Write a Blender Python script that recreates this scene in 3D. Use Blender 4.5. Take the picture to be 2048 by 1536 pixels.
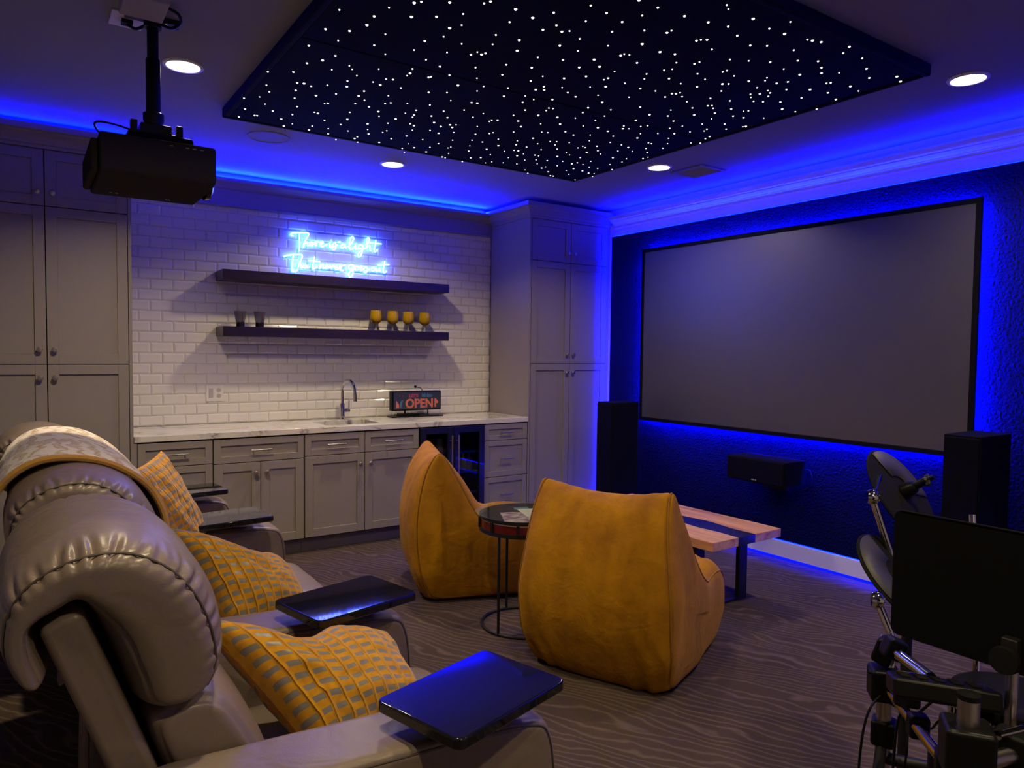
import bpy, bmesh, math, random
from mathutils import Vector, Matrix
random.seed(7)
PI = math.pi
for o in list(bpy.data.objects):
    bpy.data.objects.remove(o)
S = bpy.context.scene
COL = S.collection

# ------------------------------------------------------------------ camera, world, exposure, lights
cam_data = bpy.data.cameras.new('camera')
cam_data.sensor_width = 36.0
cam_data.lens = 1441.43 / 2048 * 36.0
cam_data.clip_start = 0.02
cam = bpy.data.objects.new('camera', cam_data)
COL.objects.link(cam)
yaw, pitch, roll = 0.5963, -0.0447, 0.0117
fwd = Vector((math.sin(yaw)*math.cos(pitch), math.cos(yaw)*math.cos(pitch), math.sin(pitch)))
rgt = Vector((math.cos(yaw), -math.sin(yaw), 0))
upv = rgt.cross(fwd)
r2 = rgt*math.cos(roll) + upv*math.sin(roll)
u2 = -rgt*math.sin(roll) + upv*math.cos(roll)
m = Matrix((r2, u2, -fwd)).transposed().to_4x4()
m.translation = Vector((-0.5734, -5.7553, 1.4819))
cam.matrix_world = m
S.camera = cam

w = bpy.data.worlds.new('world')
S.world = w
w.use_nodes = True
w.node_tree.nodes['Background'].inputs[0].default_value = (0.0, 0.0, 0.0, 1)
w.node_tree.nodes['Background'].inputs[1].default_value = 0.0

S.view_settings.view_transform = 'Standard'
S.view_settings.look = 'None'
S.view_settings.exposure = 0.0
S.view_settings.gamma = 1.0
S.cycles.max_bounces = 8
S.cycles.diffuse_bounces = 4
S.cycles.glossy_bounces = 4
S.cycles.transmission_bounces = 6
S.cycles.transparent_max_bounces = 12
S.cycles.sample_clamp_indirect = 4.0
S.cycles.caustics_reflective = False
S.cycles.caustics_refractive = False

WARM = (1.0, 0.80, 0.50)
BLUE = (0.0001, 0.0013, 1.0)
CEIL = 2.80
LAMP_POWER = (25.0, 17.5, 14.0, 13.0, 16.0, 13.0, 18.0)   # dimmed per circuit
LED_CROWN = 800.0
LED_SCREEN = 4600.0
LED_EDGE = 110.0
LED_BAR = 5200.0
LAMPS = [(0.067, -2.046), (1.613, -0.996), (3.175, -2.056), (3.155, -4.082), (0.067, -4.082), (1.613, -5.2), (0.064, -6.0)]
for i, (lx, ly) in enumerate(LAMPS):
    ld = bpy.data.lights.new('downlight_beam', 'AREA')
    ld.shape = 'DISK'
    ld.size = 0.11
    ld.energy = LAMP_POWER[i]
    ld.color = WARM
    ld.spread = math.radians(140)
    lo = bpy.data.objects.new('downlight_beam', ld)
    COL.objects.link(lo)
    lo.location = (lx, ly, CEIL - 0.012)

# ------------------------------------------------------------------ materials
def mat(name, color, rough=0.5, metal=0.0, spec=0.5, emit=None, strength=0.0, coat=0.0, sheen=0.0, trans=0.0, alpha=1.0):
    mt = bpy.data.materials.new(name)
    mt.use_nodes = True
    b = mt.node_tree.nodes['Principled BSDF']
    b.inputs['Base Color'].default_value = (*color, 1)
    b.inputs['Roughness'].default_value = rough
    b.inputs['Metallic'].default_value = metal
    b.inputs['Specular IOR Level'].default_value = spec
    b.inputs['Coat Weight'].default_value = coat
    b.inputs['Coat Roughness'].default_value = 0.03
    b.inputs['Sheen Weight'].default_value = sheen
    b.inputs['Transmission Weight'].default_value = trans
    b.inputs['Alpha'].default_value = alpha
    if emit:
        b.inputs['Emission Color'].default_value = (*emit, 1)
        b.inputs['Emission Strength'].default_value = strength
    return mt

class NT:
    """small helper for node graphs"""
    def __init__(s, mt):
        s.mt = mt; s.t = mt.node_tree; s.b = s.t.nodes['Principled BSDF']
    def n(s, kind, **kw):
        nd = s.t.nodes.new(kind)
        for k, v in kw.items():
            if k in nd.inputs:
                nd.inputs[k].default_value = v
            else:
                setattr(nd, k, v)
        return nd
    def l(s, a, b):
        s.t.links.new(a, b)
    def math(s, op, a, b=None, c=None):
        nd = s.t.nodes.new('ShaderNodeMath'); nd.operation = op
        for i, v in enumerate((a, b, c)):
            if v is None: continue
            if isinstance(v, (int, float)): nd.inputs[i].default_value = v
            else: s.l(v, nd.inputs[i])
        return nd.outputs[0]
    def coords(s, which='Object', scale=(1, 1, 1), rot=(0, 0, 0)):
        tc = s.n('ShaderNodeTexCoord'); mp = s.n('ShaderNodeMapping')
        mp.inputs['Scale'].default_value = scale; mp.inputs['Rotation'].default_value = rot
        s.l(tc.outputs[which], mp.inputs[0]); return mp.outputs[0]
    def ramp(s, fac, stops):
        r = s.n('ShaderNodeValToRGB'); e = r.color_ramp.elements
        while len(e) < len(stops): e.new(0.5)
        for el, (p, c) in zip(e, stops):
            el.position = p; el.color = (*c, 1)
        s.l(fac, r.inputs[0]); return r.outputs[0]
    def noise(s, vec, scale, detail=3, rough=0.5, dist=0.0):
        nd = s.n('ShaderNodeTexNoise'); s.l(vec, nd.inputs['Vector'])
        nd.inputs['Scale'].default_value = scale; nd.inputs['Detail'].default_value = detail
        nd.inputs['Roughness'].default_value = rough; nd.inputs['Distortion'].default_value = dist
        return nd.outputs['Fac']
    def bump(s, h, strength=0.3, dist=0.01):
        b = s.n('ShaderNodeBump'); b.inputs['Strength'].default_value = strength; b.inputs['Distance'].default_value = dist
        s.l(h, b.inputs['Height']); s.l(b.outputs[0], s.b.inputs['Normal']); return b
    def mix(s, fac, a, b):
        nd = s.n('ShaderNodeMix', data_type='RGBA')
        for sock, v in ((nd.inputs['Factor'], fac), (nd.inputs[6], a), (nd.inputs[7], b)):
            if isinstance(v, (int, float)): sock.default_value = v
            elif isinstance(v, tuple): sock.default_value = (*v, 1)
            else: s.l(v, sock)
        return nd.outputs[2]
    def color(s, c):
        s.l(c, s.b.inputs['Base Color'])

M = {}
M['cabinet'] = mat('greige_paint', (0.30, 0.265, 0.235), 0.45)
M['cabinet_gap'] = mat('cabinet_gap_dark', (0.02, 0.018, 0.016), 0.9)
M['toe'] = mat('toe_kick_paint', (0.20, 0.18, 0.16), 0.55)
M['nickel'] = mat('brushed_nickel', (0.62, 0.58, 0.54), 0.28, 1.0)
M['chrome'] = mat('chrome', (0.75, 0.74, 0.73), 0.08, 1.0)
M['steel'] = mat('brushed_steel_tube', (0.50, 0.46, 0.42), 0.28, 1.0)
M['black'] = mat('black_plastic', (0.005, 0.0048, 0.0046), 0.4, spec=0.15)
M['black_matte'] = mat('black_matte', (0.0028, 0.0027, 0.0027), 0.8, spec=0.10)
M['projector'] = mat('matte_black_casing', (0.042, 0.037, 0.032), 0.9, spec=0.0)
M['black_metal'] = mat('black_metal', (0.012, 0.011, 0.011), 0.5, 0.3)
M['rubber'] = mat('dark_rubber', (0.010, 0.0095, 0.009), 0.8, spec=0.05)
M['gloss_black'] = mat('gloss_black', (0.006, 0.006, 0.008), 0.04, coat=0.4)
M['white'] = mat('white_paint', (0.78, 0.76, 0.74), 0.5)
M['ceiling'] = mat('ceiling_paint', (0.26, 0.26, 0.28), 0.9)
M['wall'] = mat('wall_paint', (0.42, 0.39, 0.36), 0.85)
M['grout'] = mat('grout', (0.46, 0.44, 0.42), 0.8)
M['tile'] = mat('glazed_white_tile', (0.80, 0.77, 0.74), 0.10, spec=0.55)
M['lamp'] = mat('downlight_disc', (1, 1, 1), 0.5, emit=(1.0, 0.86, 0.66), strength=6.0)
M['star'] = mat('fibre_star', (1, 1, 1), 0.5, emit=(1.0, 0.97, 0.90), strength=2.2)
M['star'].cycles.emission_sampling = 'NONE'
M['starcloth'] = mat('star_panel_cloth', (0.0022, 0.003, 0.012), 0.9, spec=0.1)
M['frame_black'] = mat('black_velvet_frame', (0.005, 0.0045, 0.004), 0.8, spec=0.1)
M['neon'] = mat('neon_tube', (1, 1, 1), 0.4, emit=(0.62, 0.84, 1.0), strength=2.4)
M['halo_emitter'] = mat('added_wall_glow', (0, 0, 0), 0.4, emit=(0.002, 0.03, 1.0), strength=130.0)  # emitter added behind the script to turn the wall blue
M['led_crown'] = mat('blue_led_crown', (0, 0, 0), 0.5, emit=BLUE, strength=LED_CROWN)
M['led_bar'] = mat('blue_led_bar', (0, 0, 0), 0.5, emit=BLUE, strength=LED_BAR)
M['led_screen'] = mat('blue_led_screen', (0, 0, 0), 0.5, emit=BLUE, strength=LED_SCREEN)
M['led_floor'] = mat('blue_led_floor', (0, 0, 0), 0.5, emit=BLUE, strength=8.0)
M['led_edge'] = mat('blue_led_edge', (0, 0, 0), 0.5, emit=BLUE, strength=LED_EDGE)
M['red_shell'] = mat('red_lacquer', (0.12, 0.008, 0.006), 0.2, coat=0.5)
M['cream'] = mat('cream_paint', (0.75, 0.66, 0.50), 0.5)
M['yellow_glass'] = mat('amber_yellow_glass', (0.46, 0.27, 0.004), 0.15, coat=0.2)
M['smoke'] = mat('smoked_glass', (0.10, 0.09, 0.12), 0.06, alpha=0.42, coat=0.6)
M['stem'] = mat('clear_stem_glass', (0.55, 0.55, 0.58), 0.08, alpha=0.38, coat=0.5)
M['wine'] = mat('dark_glass_base', (0.010, 0.004, 0.006), 0.06, coat=0.5)
M['fridge'] = mat('black_steel_blue_reflection', (0.014, 0.016, 0.040), 0.25, 0.3, coat=0.3)  # black steel with its blue reflection put into the base colour
M['fridge_in'] = mat('fridge_interior', (0.010, 0.012, 0.030), 0.4)
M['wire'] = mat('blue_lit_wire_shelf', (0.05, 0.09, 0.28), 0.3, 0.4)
M['orange_print'] = mat('orange_lettering', (0.60, 0.16, 0.06), 0.5)
M['teal_print'] = mat('teal_lettering', (0.06, 0.20, 0.26), 0.5)
M['red_print'] = mat('red_lettering', (0.45, 0.05, 0.05), 0.5)
M['white_print'] = mat('white_lettering', (0.75, 0.73, 0.70), 0.5)
M['sign_face'] = mat('sign_face', (0.035, 0.04, 0.05), 0.35)
M['screen'] = mat('grey_projection_fabric', (0.150, 0.150, 0.165), 0.42, metal=0.65, spec=0.4)
M['grey_mark'] = mat('grey_marking', (0.35, 0.33, 0.30), 0.5)

def thin_glass(name, tint=(0.9, 0.95, 0.95), refl=0.06):
    mt = bpy.data.materials.new(name); mt.use_nodes = True
    t = mt.node_tree; t.nodes.clear()
    out = t.nodes.new('ShaderNodeOutputMaterial'); mx = t.nodes.new('ShaderNodeMixShader')
    tr = t.nodes.new('ShaderNodeBsdfTransparent'); gl = t.nodes.new('ShaderNodeBsdfGlossy'); fr = t.nodes.new('ShaderNodeFresnel')
    tr.inputs[0].default_value = (*tint, 1); gl.inputs['Roughness'].default_value = 0.02
    fr.inputs[0].default_value = 1.45
    geo = t.nodes.new('ShaderNodeNewGeometry'); inv = t.nodes.new('ShaderNodeMath'); inv.operation = 'SUBTRACT'; inv.inputs[0].default_value = 1.0
    mul = t.nodes.new('ShaderNodeMath'); mul.operation = 'MULTIPLY'
    t.links.new(geo.outputs['Backfacing'], inv.inputs[1]); t.links.new(inv.outputs[0], mul.inputs[0]); t.links.new(fr.outputs[0], mul.inputs[1])
    t.links.new(mul.outputs[0], mx.inputs[0]); t.links.new(tr.outputs[0], mx.inputs[1]); t.links.new(gl.outputs[0], mx.inputs[2])
    t.links.new(mx.outputs[0], out.inputs[0])
    return mt
M['glass'] = thin_glass('clear_glass')
M['fridge_glass'] = thin_glass('fridge_door_glass', (0.55, 0.60, 0.75))

def carpet():
    mt = mat('ripple_carpet', (0.1, 0.08, 0.07), 0.95, spec=0.1); g = NT(mt)
    v = g.coords('Object', (1, 1, 1), (0, 0, math.radians(-28)))
    st = g.n('ShaderNodeMapping'); st.inputs['Scale'].default_value = (3.2, 1.15, 1); g.l(v, st.inputs[0])
    n1 = g.noise(st.outputs[0], 1.0, 2.0, 0.45, 0.25)
    s2 = g.n('ShaderNodeMapping'); s2.inputs['Scale'].default_value = (9.0, 5.0, 1); g.l(v, s2.inputs[0])
    n2 = g.noise(s2.outputs[0], 1.0, 2.0, 0.5, 0.3)
    sx = g.n('ShaderNodeSeparateXYZ'); g.l(v, sx.inputs[0])
    bands = g.math('ADD', g.math('MULTIPLY', sx.outputs[0], 23.0), g.math('ADD', g.math('MULTIPLY', n1, 8.8), g.math('MULTIPLY', n2, 1.7)))
    fr = g.math('FRACT', bands)
    d = g.math('ABSOLUTE', g.math('SUBTRACT', fr, 0.5))
    line = g.math('SUBTRACT', 1.0, g.math('MINIMUM', g.math('MULTIPLY', d, 4.5), 1.0))
    line = g.math('MAXIMUM', line, 0.0)
    tone = g.noise(v, 2.2, 2)
    tone2 = g.noise(v, 170.0, 2)
    base = g.ramp(tone, [(0.3, (0.062, 0.043, 0.031)), (0.7, (0.086, 0.060, 0.044))])
    c = g.mix(g.math('MULTIPLY', line, 0.60), base, (0.19, 0.145, 0.112))
    c = g.mix(g.math('MULTIPLY', tone2, 0.35), c, (0.022, 0.016, 0.012))
    g.color(c)
    h = g.math('ADD', g.math('MULTIPLY', line, 0.6), g.math('MULTIPLY', tone2, 0.5))
    g.bump(h, 0.5, 0.006)
    return mt
M['carpet'] = carpet()

def leather():
    mt = mat('taupe_leather', (0.165, 0.130, 0.105), 0.36, spec=0.5); g = NT(mt)
    v = g.coords('Object')
    n1 = g.noise(v, 5.0, 4); n2 = g.noise(v, 220.0, 2)
    c = g.ramp(n1, [(0.3, (0.170, 0.130, 0.100)), (0.7, (0.205, 0.158, 0.123))]); g.color(c)
    h = g.math('ADD', g.math('MULTIPLY', g.noise(v, 9.0, 2, 0.5, 0.6), 1.0), g.math('MULTIPLY', n2, 0.05))
    g.bump(h, 0.35, 0.015)
    return mt
M['leather'] = leather()
M['seam'] = mat('leather_piping', (0.07, 0.054, 0.044), 0.5)

def velvet():
    mt = mat('mustard_velvet', (0.42, 0.20, 0.008), 0.8, spec=0.15, sheen=0.12); g = NT(mt)
    g.b.inputs['Sheen Tint'].default_value = (1.0, 0.65, 0.15, 1)
    v = g.coords('Object')
    st = g.n('ShaderNodeMapping'); st.inputs['Scale'].default_value = (6.0, 6.0, 1.1); g.l(v, st.inputs[0])
    n1 = g.noise(st.outputs[0], 1.2, 3, 0.5, 0.3)
    n2 = g.noise(v, 8.0, 4, 0.6, 0.35)
    cr = g.n('ShaderNodeTexVoronoi'); cr.feature = 'DISTANCE_TO_EDGE'; cr.inputs['Scale'].default_value = 5.0
    wn = g.n('ShaderNodeTexNoise'); wn.inputs['Scale'].default_value = 5.0; g.l(v, wn.inputs['Vector'])
    wa = g.n('ShaderNodeVectorMath'); wa.operation = 'MULTIPLY_ADD'; wa.inputs[1].default_value = (0.25, 0.25, 0.25); g.l(wn.outputs['Color'], wa.inputs[0]); g.l(v, wa.inputs[2]); g.l(wa.outputs[0], cr.inputs['Vector'])
    crease = g.math('MINIMUM', g.math('MULTIPLY', cr.outputs['Distance'], 9.0), 1.0)
    crease = g.math('MULTIPLY', crease, g.math('MULTIPLY', n2, 0.5))
    n3 = g.noise(v, 60.0, 2)
    t = g.math('ADD', g.math('MULTIPLY', n1, 0.6), g.math('MULTIPLY', n2, 0.4))
    c = g.ramp(t, [(0.34, (0.27, 0.110, 0.001)), (0.52, (0.40, 0.172, 0.0015)), (0.68, (0.52, 0.240, 0.004))]); g.color(c)
    h = g.math('ADD', g.math('MULTIPLY', n1, 0.8), g.math('ADD', g.math('MULTIPLY', n2, 0.45), g.math('ADD', g.math('MULTIPLY', crease, 0.16), g.math('MULTIPLY', n3, 0.03))))
    g.bump(h, 0.5, 0.03)
    return mt
M['velvet'] = velvet()
M['velvet_seam'] = mat('mustard_seam', (0.30, 0.14, 0.006), 0.8)

def pillow_fabric():
    mt = mat('mustard_lattice_fabric', (0.5, 0.27, 0.02), 0.8, spec=0.2, sheen=0.2); g = NT(mt)
    tc = g.n('ShaderNodeTexCoord'); sp = g.n('ShaderNodeSeparateXYZ'); g.l(tc.outputs['UV'], sp.inputs[0])
    wob = g.noise(tc.outputs['Object'], 18.0, 1)
    wob = g.math('MULTIPLY', g.math('SUBTRACT', wob, 0.5), 0.25)
    u = g.math('FRACT', g.math('ADD', g.math('MULTIPLY', sp.outputs[0], 10.0), wob))
    vv = g.math('FRACT', g.math('ADD', g.math('MULTIPLY', sp.outputs[1], 12.0), wob))
    def win(x, a, b):
        return g.math('MULTIPLY', g.math('GREATER_THAN', x, a), g.math('LESS_THAN', x, b))
    hole = g.math('MULTIPLY', win(u, 0.16, 0.84), win(vv, 0.28, 0.72))
    rib = g.math('MULTIPLY', g.math('ABSOLUTE', g.math('SUBTRACT', u, 0.5)), 2.0)
    rib = g.math('POWER', rib, 7.0)
    n = g.noise(tc.outputs['Object'], 40.0, 2)
    yel = g.ramp(n, [(0.3, (0.44, 0.195, 0.004)), (0.7, (0.58, 0.275, 0.008))])
    c = g.mix(hole, yel, (0.19, 0.172, 0.155)); g.color(c)
    h = g.math('ADD', g.math('SUBTRACT', 1.0, hole), g.math('MULTIPLY', rib, 0.9))
    g.bump(h, 0.8, 0.006)
    rr = g.math('SUBTRACT', 0.85, g.math('MULTIPLY', hole, 0.5)); g.l(rr, g.b.inputs['Roughness'])
    return mt
M['pillow'] = pillow_fabric()

def throw_fabric():
    mt = mat('cream_mustard_throw', (0.7, 0.62, 0.5), 0.95, spec=0.1, sheen=0.3); g = NT(mt)
    tc = g.n('ShaderNodeTexCoord'); mp = g.n('ShaderNodeMapping'); g.l(tc.outputs['UV'], mp.inputs[0])
    mp.inputs['Scale'].default_value = (2.2, 3.0, 1)
    n1 = g.noise(mp.outputs[0], 2.2, 2, 0.5, 1.2)
    wv = g.n('ShaderNodeTexWave'); wv.inputs['Scale'].default_value = 3.2; wv.inputs['Distortion'].default_value = 9.0
    wv.inputs['Detail'].default_value = 2.0; g.l(mp.outputs[0], wv.inputs['Vector'])
    t = g.math('ADD', g.math('MULTIPLY', n1, 0.75), g.math('MULTIPLY', wv.outputs['Fac'], 0.25))
    c = g.ramp(t, [(0.47, (0.86, 0.78, 0.69)), (0.52, (0.68, 0.60, 0.52)), (0.55, (0.50, 0.29, 0.05)), (0.60, (0.66, 0.55, 0.40))]); g.color(c)
    g.bump(g.math('ADD', t, g.noise(tc.outputs['Object'], 120.0, 2)), 0.5, 0.006)
    return mt
M['throw'] = throw_fabric()
M['throw_edge'] = mat('mustard_binding', (0.42, 0.22, 0.025), 0.9, sheen=0.3)

def marble():
    mt = mat('white_quartz', (0.78, 0.75, 0.72), 0.10, spec=0.5); g = NT(mt)
    v = g.coords('Object', (1, 1.6, 1), (0, 0, 0.4))
    n = g.noise(v, 1.5, 5, 0.6, 1.4)
    d = g.math('ABSOLUTE', g.math('SUBTRACT', n, 0.5))
    c = g.ramp(d, [(0.0, (0.30, 0.27, 0.25)), (0.012, (0.62, 0.59, 0.56)), (0.05, (0.78, 0.75, 0.72))]); g.color(c)
    return mt
M['marble'] = marble()

def wood(name, dark, mid, light, scale=(14, 1.2, 14), rough=0.4):
    mt = mat(name, mid, rough); g = NT(mt)
    v = g.coords('Object', scale)
    n = g.noise(v, 1.3, 5, 0.6, 0.8)
    c = g.ramp(n, [(0.32, dark), (0.5, mid), (0.68, light)]); g.color(c)
    g.bump(n, 0.1, 0.003)
    return mt
M['walnut_shelf'] = wood('dark_walnut_shelf', (0.010, 0.005, 0.004), (0.020, 0.010, 0.008), (0.032, 0.017, 0.013), (1.2, 14, 14), 0.35)
M['slab'] = wood('acacia_slab', (0.24, 0.085, 0.034), (0.56, 0.275, 0.130), (0.74, 0.43, 0.24), (11, 1.0, 11), 0.38)
M['epoxy'] = wood('black_epoxy_river', (0.008, 0.008, 0.012), (0.014, 0.014, 0.020), (0.03, 0.03, 0.04), (8, 1, 8), 0.18)

def wallpaper():
    mt = mat('navy_embossed_wallpaper', (0.0018, 0.003, 0.019), 0.65, spec=0.08); g = NT(mt)
    v = g.coords('Object')
    vo = g.n('ShaderNodeTexVoronoi'); vo.feature = 'DISTANCE_TO_EDGE'; vo.inputs['Scale'].default_value = 40.0; g.l(v, vo.inputs['Vector'])
    n = g.noise(v, 50.0, 3, 0.6, 1.0)
    h = g.math('ADD', g.math('MULTIPLY', vo.outputs['Distance'], 2.0), n)
    g.bump(h, 0.25, 0.006)
    return mt
M['wallpaper'] = wallpaper()

def print_art():
    mt = mat('printed_picture', (0.5, 0.4, 0.38), 0.5); g = NT(mt)
    v = g.coords('Object')
    n = g.noise(v, 14.0, 4, 0.6, 1.5)
    c = g.ramp(n, [(0.36, (0.10, 0.05, 0.09)), (0.46, (0.32, 0.13, 0.17)), (0.54, (0.55, 0.40, 0.36)), (0.66, (0.62, 0.52, 0.46))]); g.color(c)
    return mt
M['art'] = print_art()

# ------------------------------------------------------------------ mesh helpers
def box(bm, x0, x1, y0, y1, z0, z1):
    vs = [bm.verts.new(p) for p in ((x0, y0, z0), (x1, y0, z0), (x1, y1, z0), (x0, y1, z0), (x0, y0, z1), (x1, y0, z1), (x1, y1, z1), (x0, y1, z1))]
    for f in ((0, 3, 2, 1), (4, 5, 6, 7), (0, 1, 5, 4), (1, 2, 6, 5), (2, 3, 7, 6), (3, 0, 4, 7)):
        bm.faces.new([vs[i] for i in f])
    return vs

def obox(bm, c, size, rot=None):
    vs = box(bm, -size[0]/2, size[0]/2, -size[1]/2, size[1]/2, -size[2]/2, size[2]/2)
    for v in vs:
        p = Vector(v.co)
        if rot is not None: p = rot @ p
        v.co = p + Vector(c)

def frames(pts, closed=False):
    n = len(pts); T = []
    for i in range(n):
        a = pts[(i-1) % n] if (closed or i > 0) else pts[i]
        b = pts[(i+1) % n] if (closed or i < n-1) else pts[i]
        t = (b - a)
        T.append(t.normalized() if t.length > 1e-9 else Vector((0, 0, 1)))
    up = Vector((0, 0, 1)) if abs(T[0].z) < 0.9 else Vector((1, 0, 0))
    nrm = T[0].cross(up).normalized(); out = []
    for i in range(n):
        nrm = (nrm - T[i]*nrm.dot(T[i])).normalized()
        out.append((nrm.copy(), T[i].cross(nrm)))
    return out

def tube(bm, pts, r, seg=10, closed=False):
    pts = [Vector(p) for p in pts]; fr = frames(pts, closed); rings = []
    for i, p in enumerate(pts):
        rr = r[i] if isinstance(r, (list, tuple)) else r
        a, b = fr[i]
        rings.append([bm.verts.new(p + a*math.cos(2*PI*k/seg)*rr + b*math.sin(2*PI*k/seg)*rr) for k in range(seg)])
    nr = len(rings)
    for i in range(nr if closed else nr-1):
        A, B = rings[i], rings[(i+1) % nr]
        for k in range(seg):
            bm.faces.new((A[k], A[(k+1) % seg], B[(k+1) % seg], B[k]))
    if not closed:
        bm.faces.new(rings[0][::-1]); bm.faces.new(rings[-1])

def catmull(pts, n=6, closed=False):
    P = [Vector(p) for p in pts]; out = []; L = len(P)
    for i in range(L if closed else L-1):
        if closed: p0, p1, p2, p3 = P[i-1], P[i], P[(i+1) % L], P[(i+2) % L]
        else: p0, p1, p2, p3 = P[max(i-1, 0)], P[i], P[i+1], P[min(i+2, L-1)]
        for k in range(n):
            t = k/n
            out.append(0.5*((2*p1) + (p2-p0)*t + (2*p0-5*p1+4*p2-p3)*t*t + (3*p1-p0-3*p2+p3)*t**3))
    if not closed: out.append(P[-1])
    return out

def lathe(bm, prof, seg=24, c=(0, 0, 0), mtx=None, cap=True):
    c = Vector(c); rings = []
    for r, z in prof:
        ring = []
        for k in range(seg):
            p = Vector((r*math.cos(2*PI*k/seg), r*math.sin(2*PI*k/seg), z))
            if mtx is not None: p = mtx @ p
            ring.append(bm.verts.new(p + c))
        rings.append(ring)
    for A, B in zip(rings, rings[1:]):
        for k in range(seg):
            bm.faces.new((A[k], A[(k+1) % seg], B[(k+1) % seg], B[k]))
    if cap:
        if prof[0][0] > 1e-6: bm.faces.new(rings[0][::-1])
        if prof[-1][0] > 1e-6: bm.faces.new(rings[-1])

def cyl(bm, a, b, r, seg=14):
    tube(bm, [a, b], r, seg)

def inflate(bm, prof, anch, w, N=14, n=5.0, sub=4, disp=None, smin=0.08, warp=None):
    """closed (x,z) profile lofted along y, shrinking towards its anchors at both ends"""
    P = catmull([(a, 0, b) for a, b in prof], sub, True)
    A = catmull([(a, 0, b) for a, b in anch], sub, True)
    rings = []; L = len(P)
    for j in range(-N, N+1):
        ph = PI/2*j/N
        y = math.copysign(abs(math.sin(ph))**(2/n), ph)
        s = max(abs(math.cos(ph))**(2/n), smin)
        ring = []
        for i in range(L):
            d = P[i] - A[i]
            p = A[i] + d*s
            if disp is not None and d.length > 1e-6:
                p = p + d.normalized()*disp(i/L, y, P[i])*s
            p.y = y*w
            if warp is not None: p = warp(p)
            ring.append(bm.verts.new(p))
        rings.append(ring)
    for R0, R1 in zip(rings, rings[1:]):
        for i in range(L):
            bm.faces.new((R0[i], R0[(i+1) % L], R1[(i+1) % L], R1[i]))
    if smin > 0:
        bm.faces.new(rings[0][::-1]); bm.faces.new(rings[-1])

def rrect_prism(bm, cx, cy, lx, ly, z0, z1, r, seg=6):
    pts = []
    for qx, qy, a0 in ((1, 1, 0), (-1, 1, 90), (-1, -1, 180), (1, -1, 270)):
        for k in range(seg+1):
            a = math.radians(a0 + 90*k/seg)
            pts.append((cx + qx*(lx/2-r) + r*math.cos(a), cy + qy*(ly/2-r) + r*math.sin(a)))
    prism(bm, pts, z0, z1)

def prism(bm, pts, z0, z1):
    lo = [bm.verts.new((x, y, z0)) for x, y in pts]; hi = [bm.verts.new((x, y, z1)) for x, y in pts]
    n = len(pts)
    bm.faces.new(lo[::-1]); bm.faces.new(hi)
    for i in range(n):
        bm.faces.new((lo[i], lo[(i+1) % n], hi[(i+1) % n], hi[i]))

def extrude_x(bm, prof, x0, x1):
    """closed (y,z) profile extruded along x"""
    a = [bm.verts.new((x0, y, z)) for y, z in prof]; b = [bm.verts.new((x1, y, z)) for y, z in prof]
    n = len(prof)
    bm.faces.new(a); bm.faces.new(b[::-1])
    for i in range(n):
        bm.faces.new((a[i], b[i], b[(i+1) % n], a[(i+1) % n]))

def extrude_y(bm, prof, y0, y1):
    a = [bm.verts.new((x, y0, z)) for x, z in prof]; b = [bm.verts.new((x, y1, z)) for x, z in prof]
    n = len(prof)
    bm.faces.new(a); bm.faces.new(b[::-1])
    for i in range(n):
        bm.faces.new((a[i], b[i], b[(i+1) % n], a[(i+1) % n]))

def obj(name, bm, mt, parent=None, smooth=False, bevel=0.0, bseg=2, subs=0, label=None, world=False, weld=True, angle=35):
    if weld: bmesh.ops.remove_doubles(bm, verts=bm.verts, dist=1e-5)
    bmesh.ops.recalc_face_normals(bm, faces=bm.faces)
    if world and parent is not None:
        r = parent
        off = Vector((0, 0, 0))
        while r is not None:
            off += Vector(r.location); r = r.parent
        bmesh.ops.translate(bm, verts=bm.verts, vec=-off)
    me = bpy.data.meshes.new(name); bm.to_mesh(me); bm.free()
    if smooth:
        me.polygons.foreach_set('use_smooth', [True]*len(me.polygons))
    o = bpy.data.objects.new(name, me); COL.objects.link(o)
    me.materials.append(mt)
    if parent is not None: o.parent = parent
    if bevel > 0:
        md = o.modifiers.new('bevel', 'BEVEL'); md.width = bevel; md.segments = bseg; md.limit_method = 'ANGLE'; md.angle_limit = math.radians(40)
        me.polygons.foreach_set('use_smooth', [True]*len(me.polygons))
        md.harden_normals = True
    if subs:
        md = o.modifiers.new('subdivision', 'SUBSURF'); md.levels = subs; md.render_levels = subs
    if smooth and not subs and not bevel and angle:
        try: me.set_sharp_from_angle(angle=math.radians(angle))
        except Exception: pass
    if label: o['label'] = label
    return o

def B(): return bmesh.new()

def thing(name, label, cat, loc=(0, 0, 0), rotz=0.0, group=None):
    o = bpy.data.objects.new(name, None); COL.objects.link(o)
    o.empty_display_size = 0.1
    o.location = loc; o.rotation_euler = (0, 0, rotz)
    o['label'] = label; o['category'] = cat
    if group: o['group'] = group
    return o

def tag(o, label, cat, group=None):
    o['label'] = label; o['category'] = cat
    if group: o['group'] = group
    return o

def struct(o):
    o['kind'] = 'structure'; return o

def dup(root, loc, rotz, label, group=None):
    r = root.copy(); COL.objects.link(r); r.location = loc; r.rotation_euler = (0, 0, rotz)
    r['label'] = label
    if group: r['group'] = group
    for ch in list(root.children):
        c = ch.copy(); COL.objects.link(c); c.parent = r
        for g in list(ch.children):
            d = g.copy(); COL.objects.link(d); d.parent = c
    return r

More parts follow.
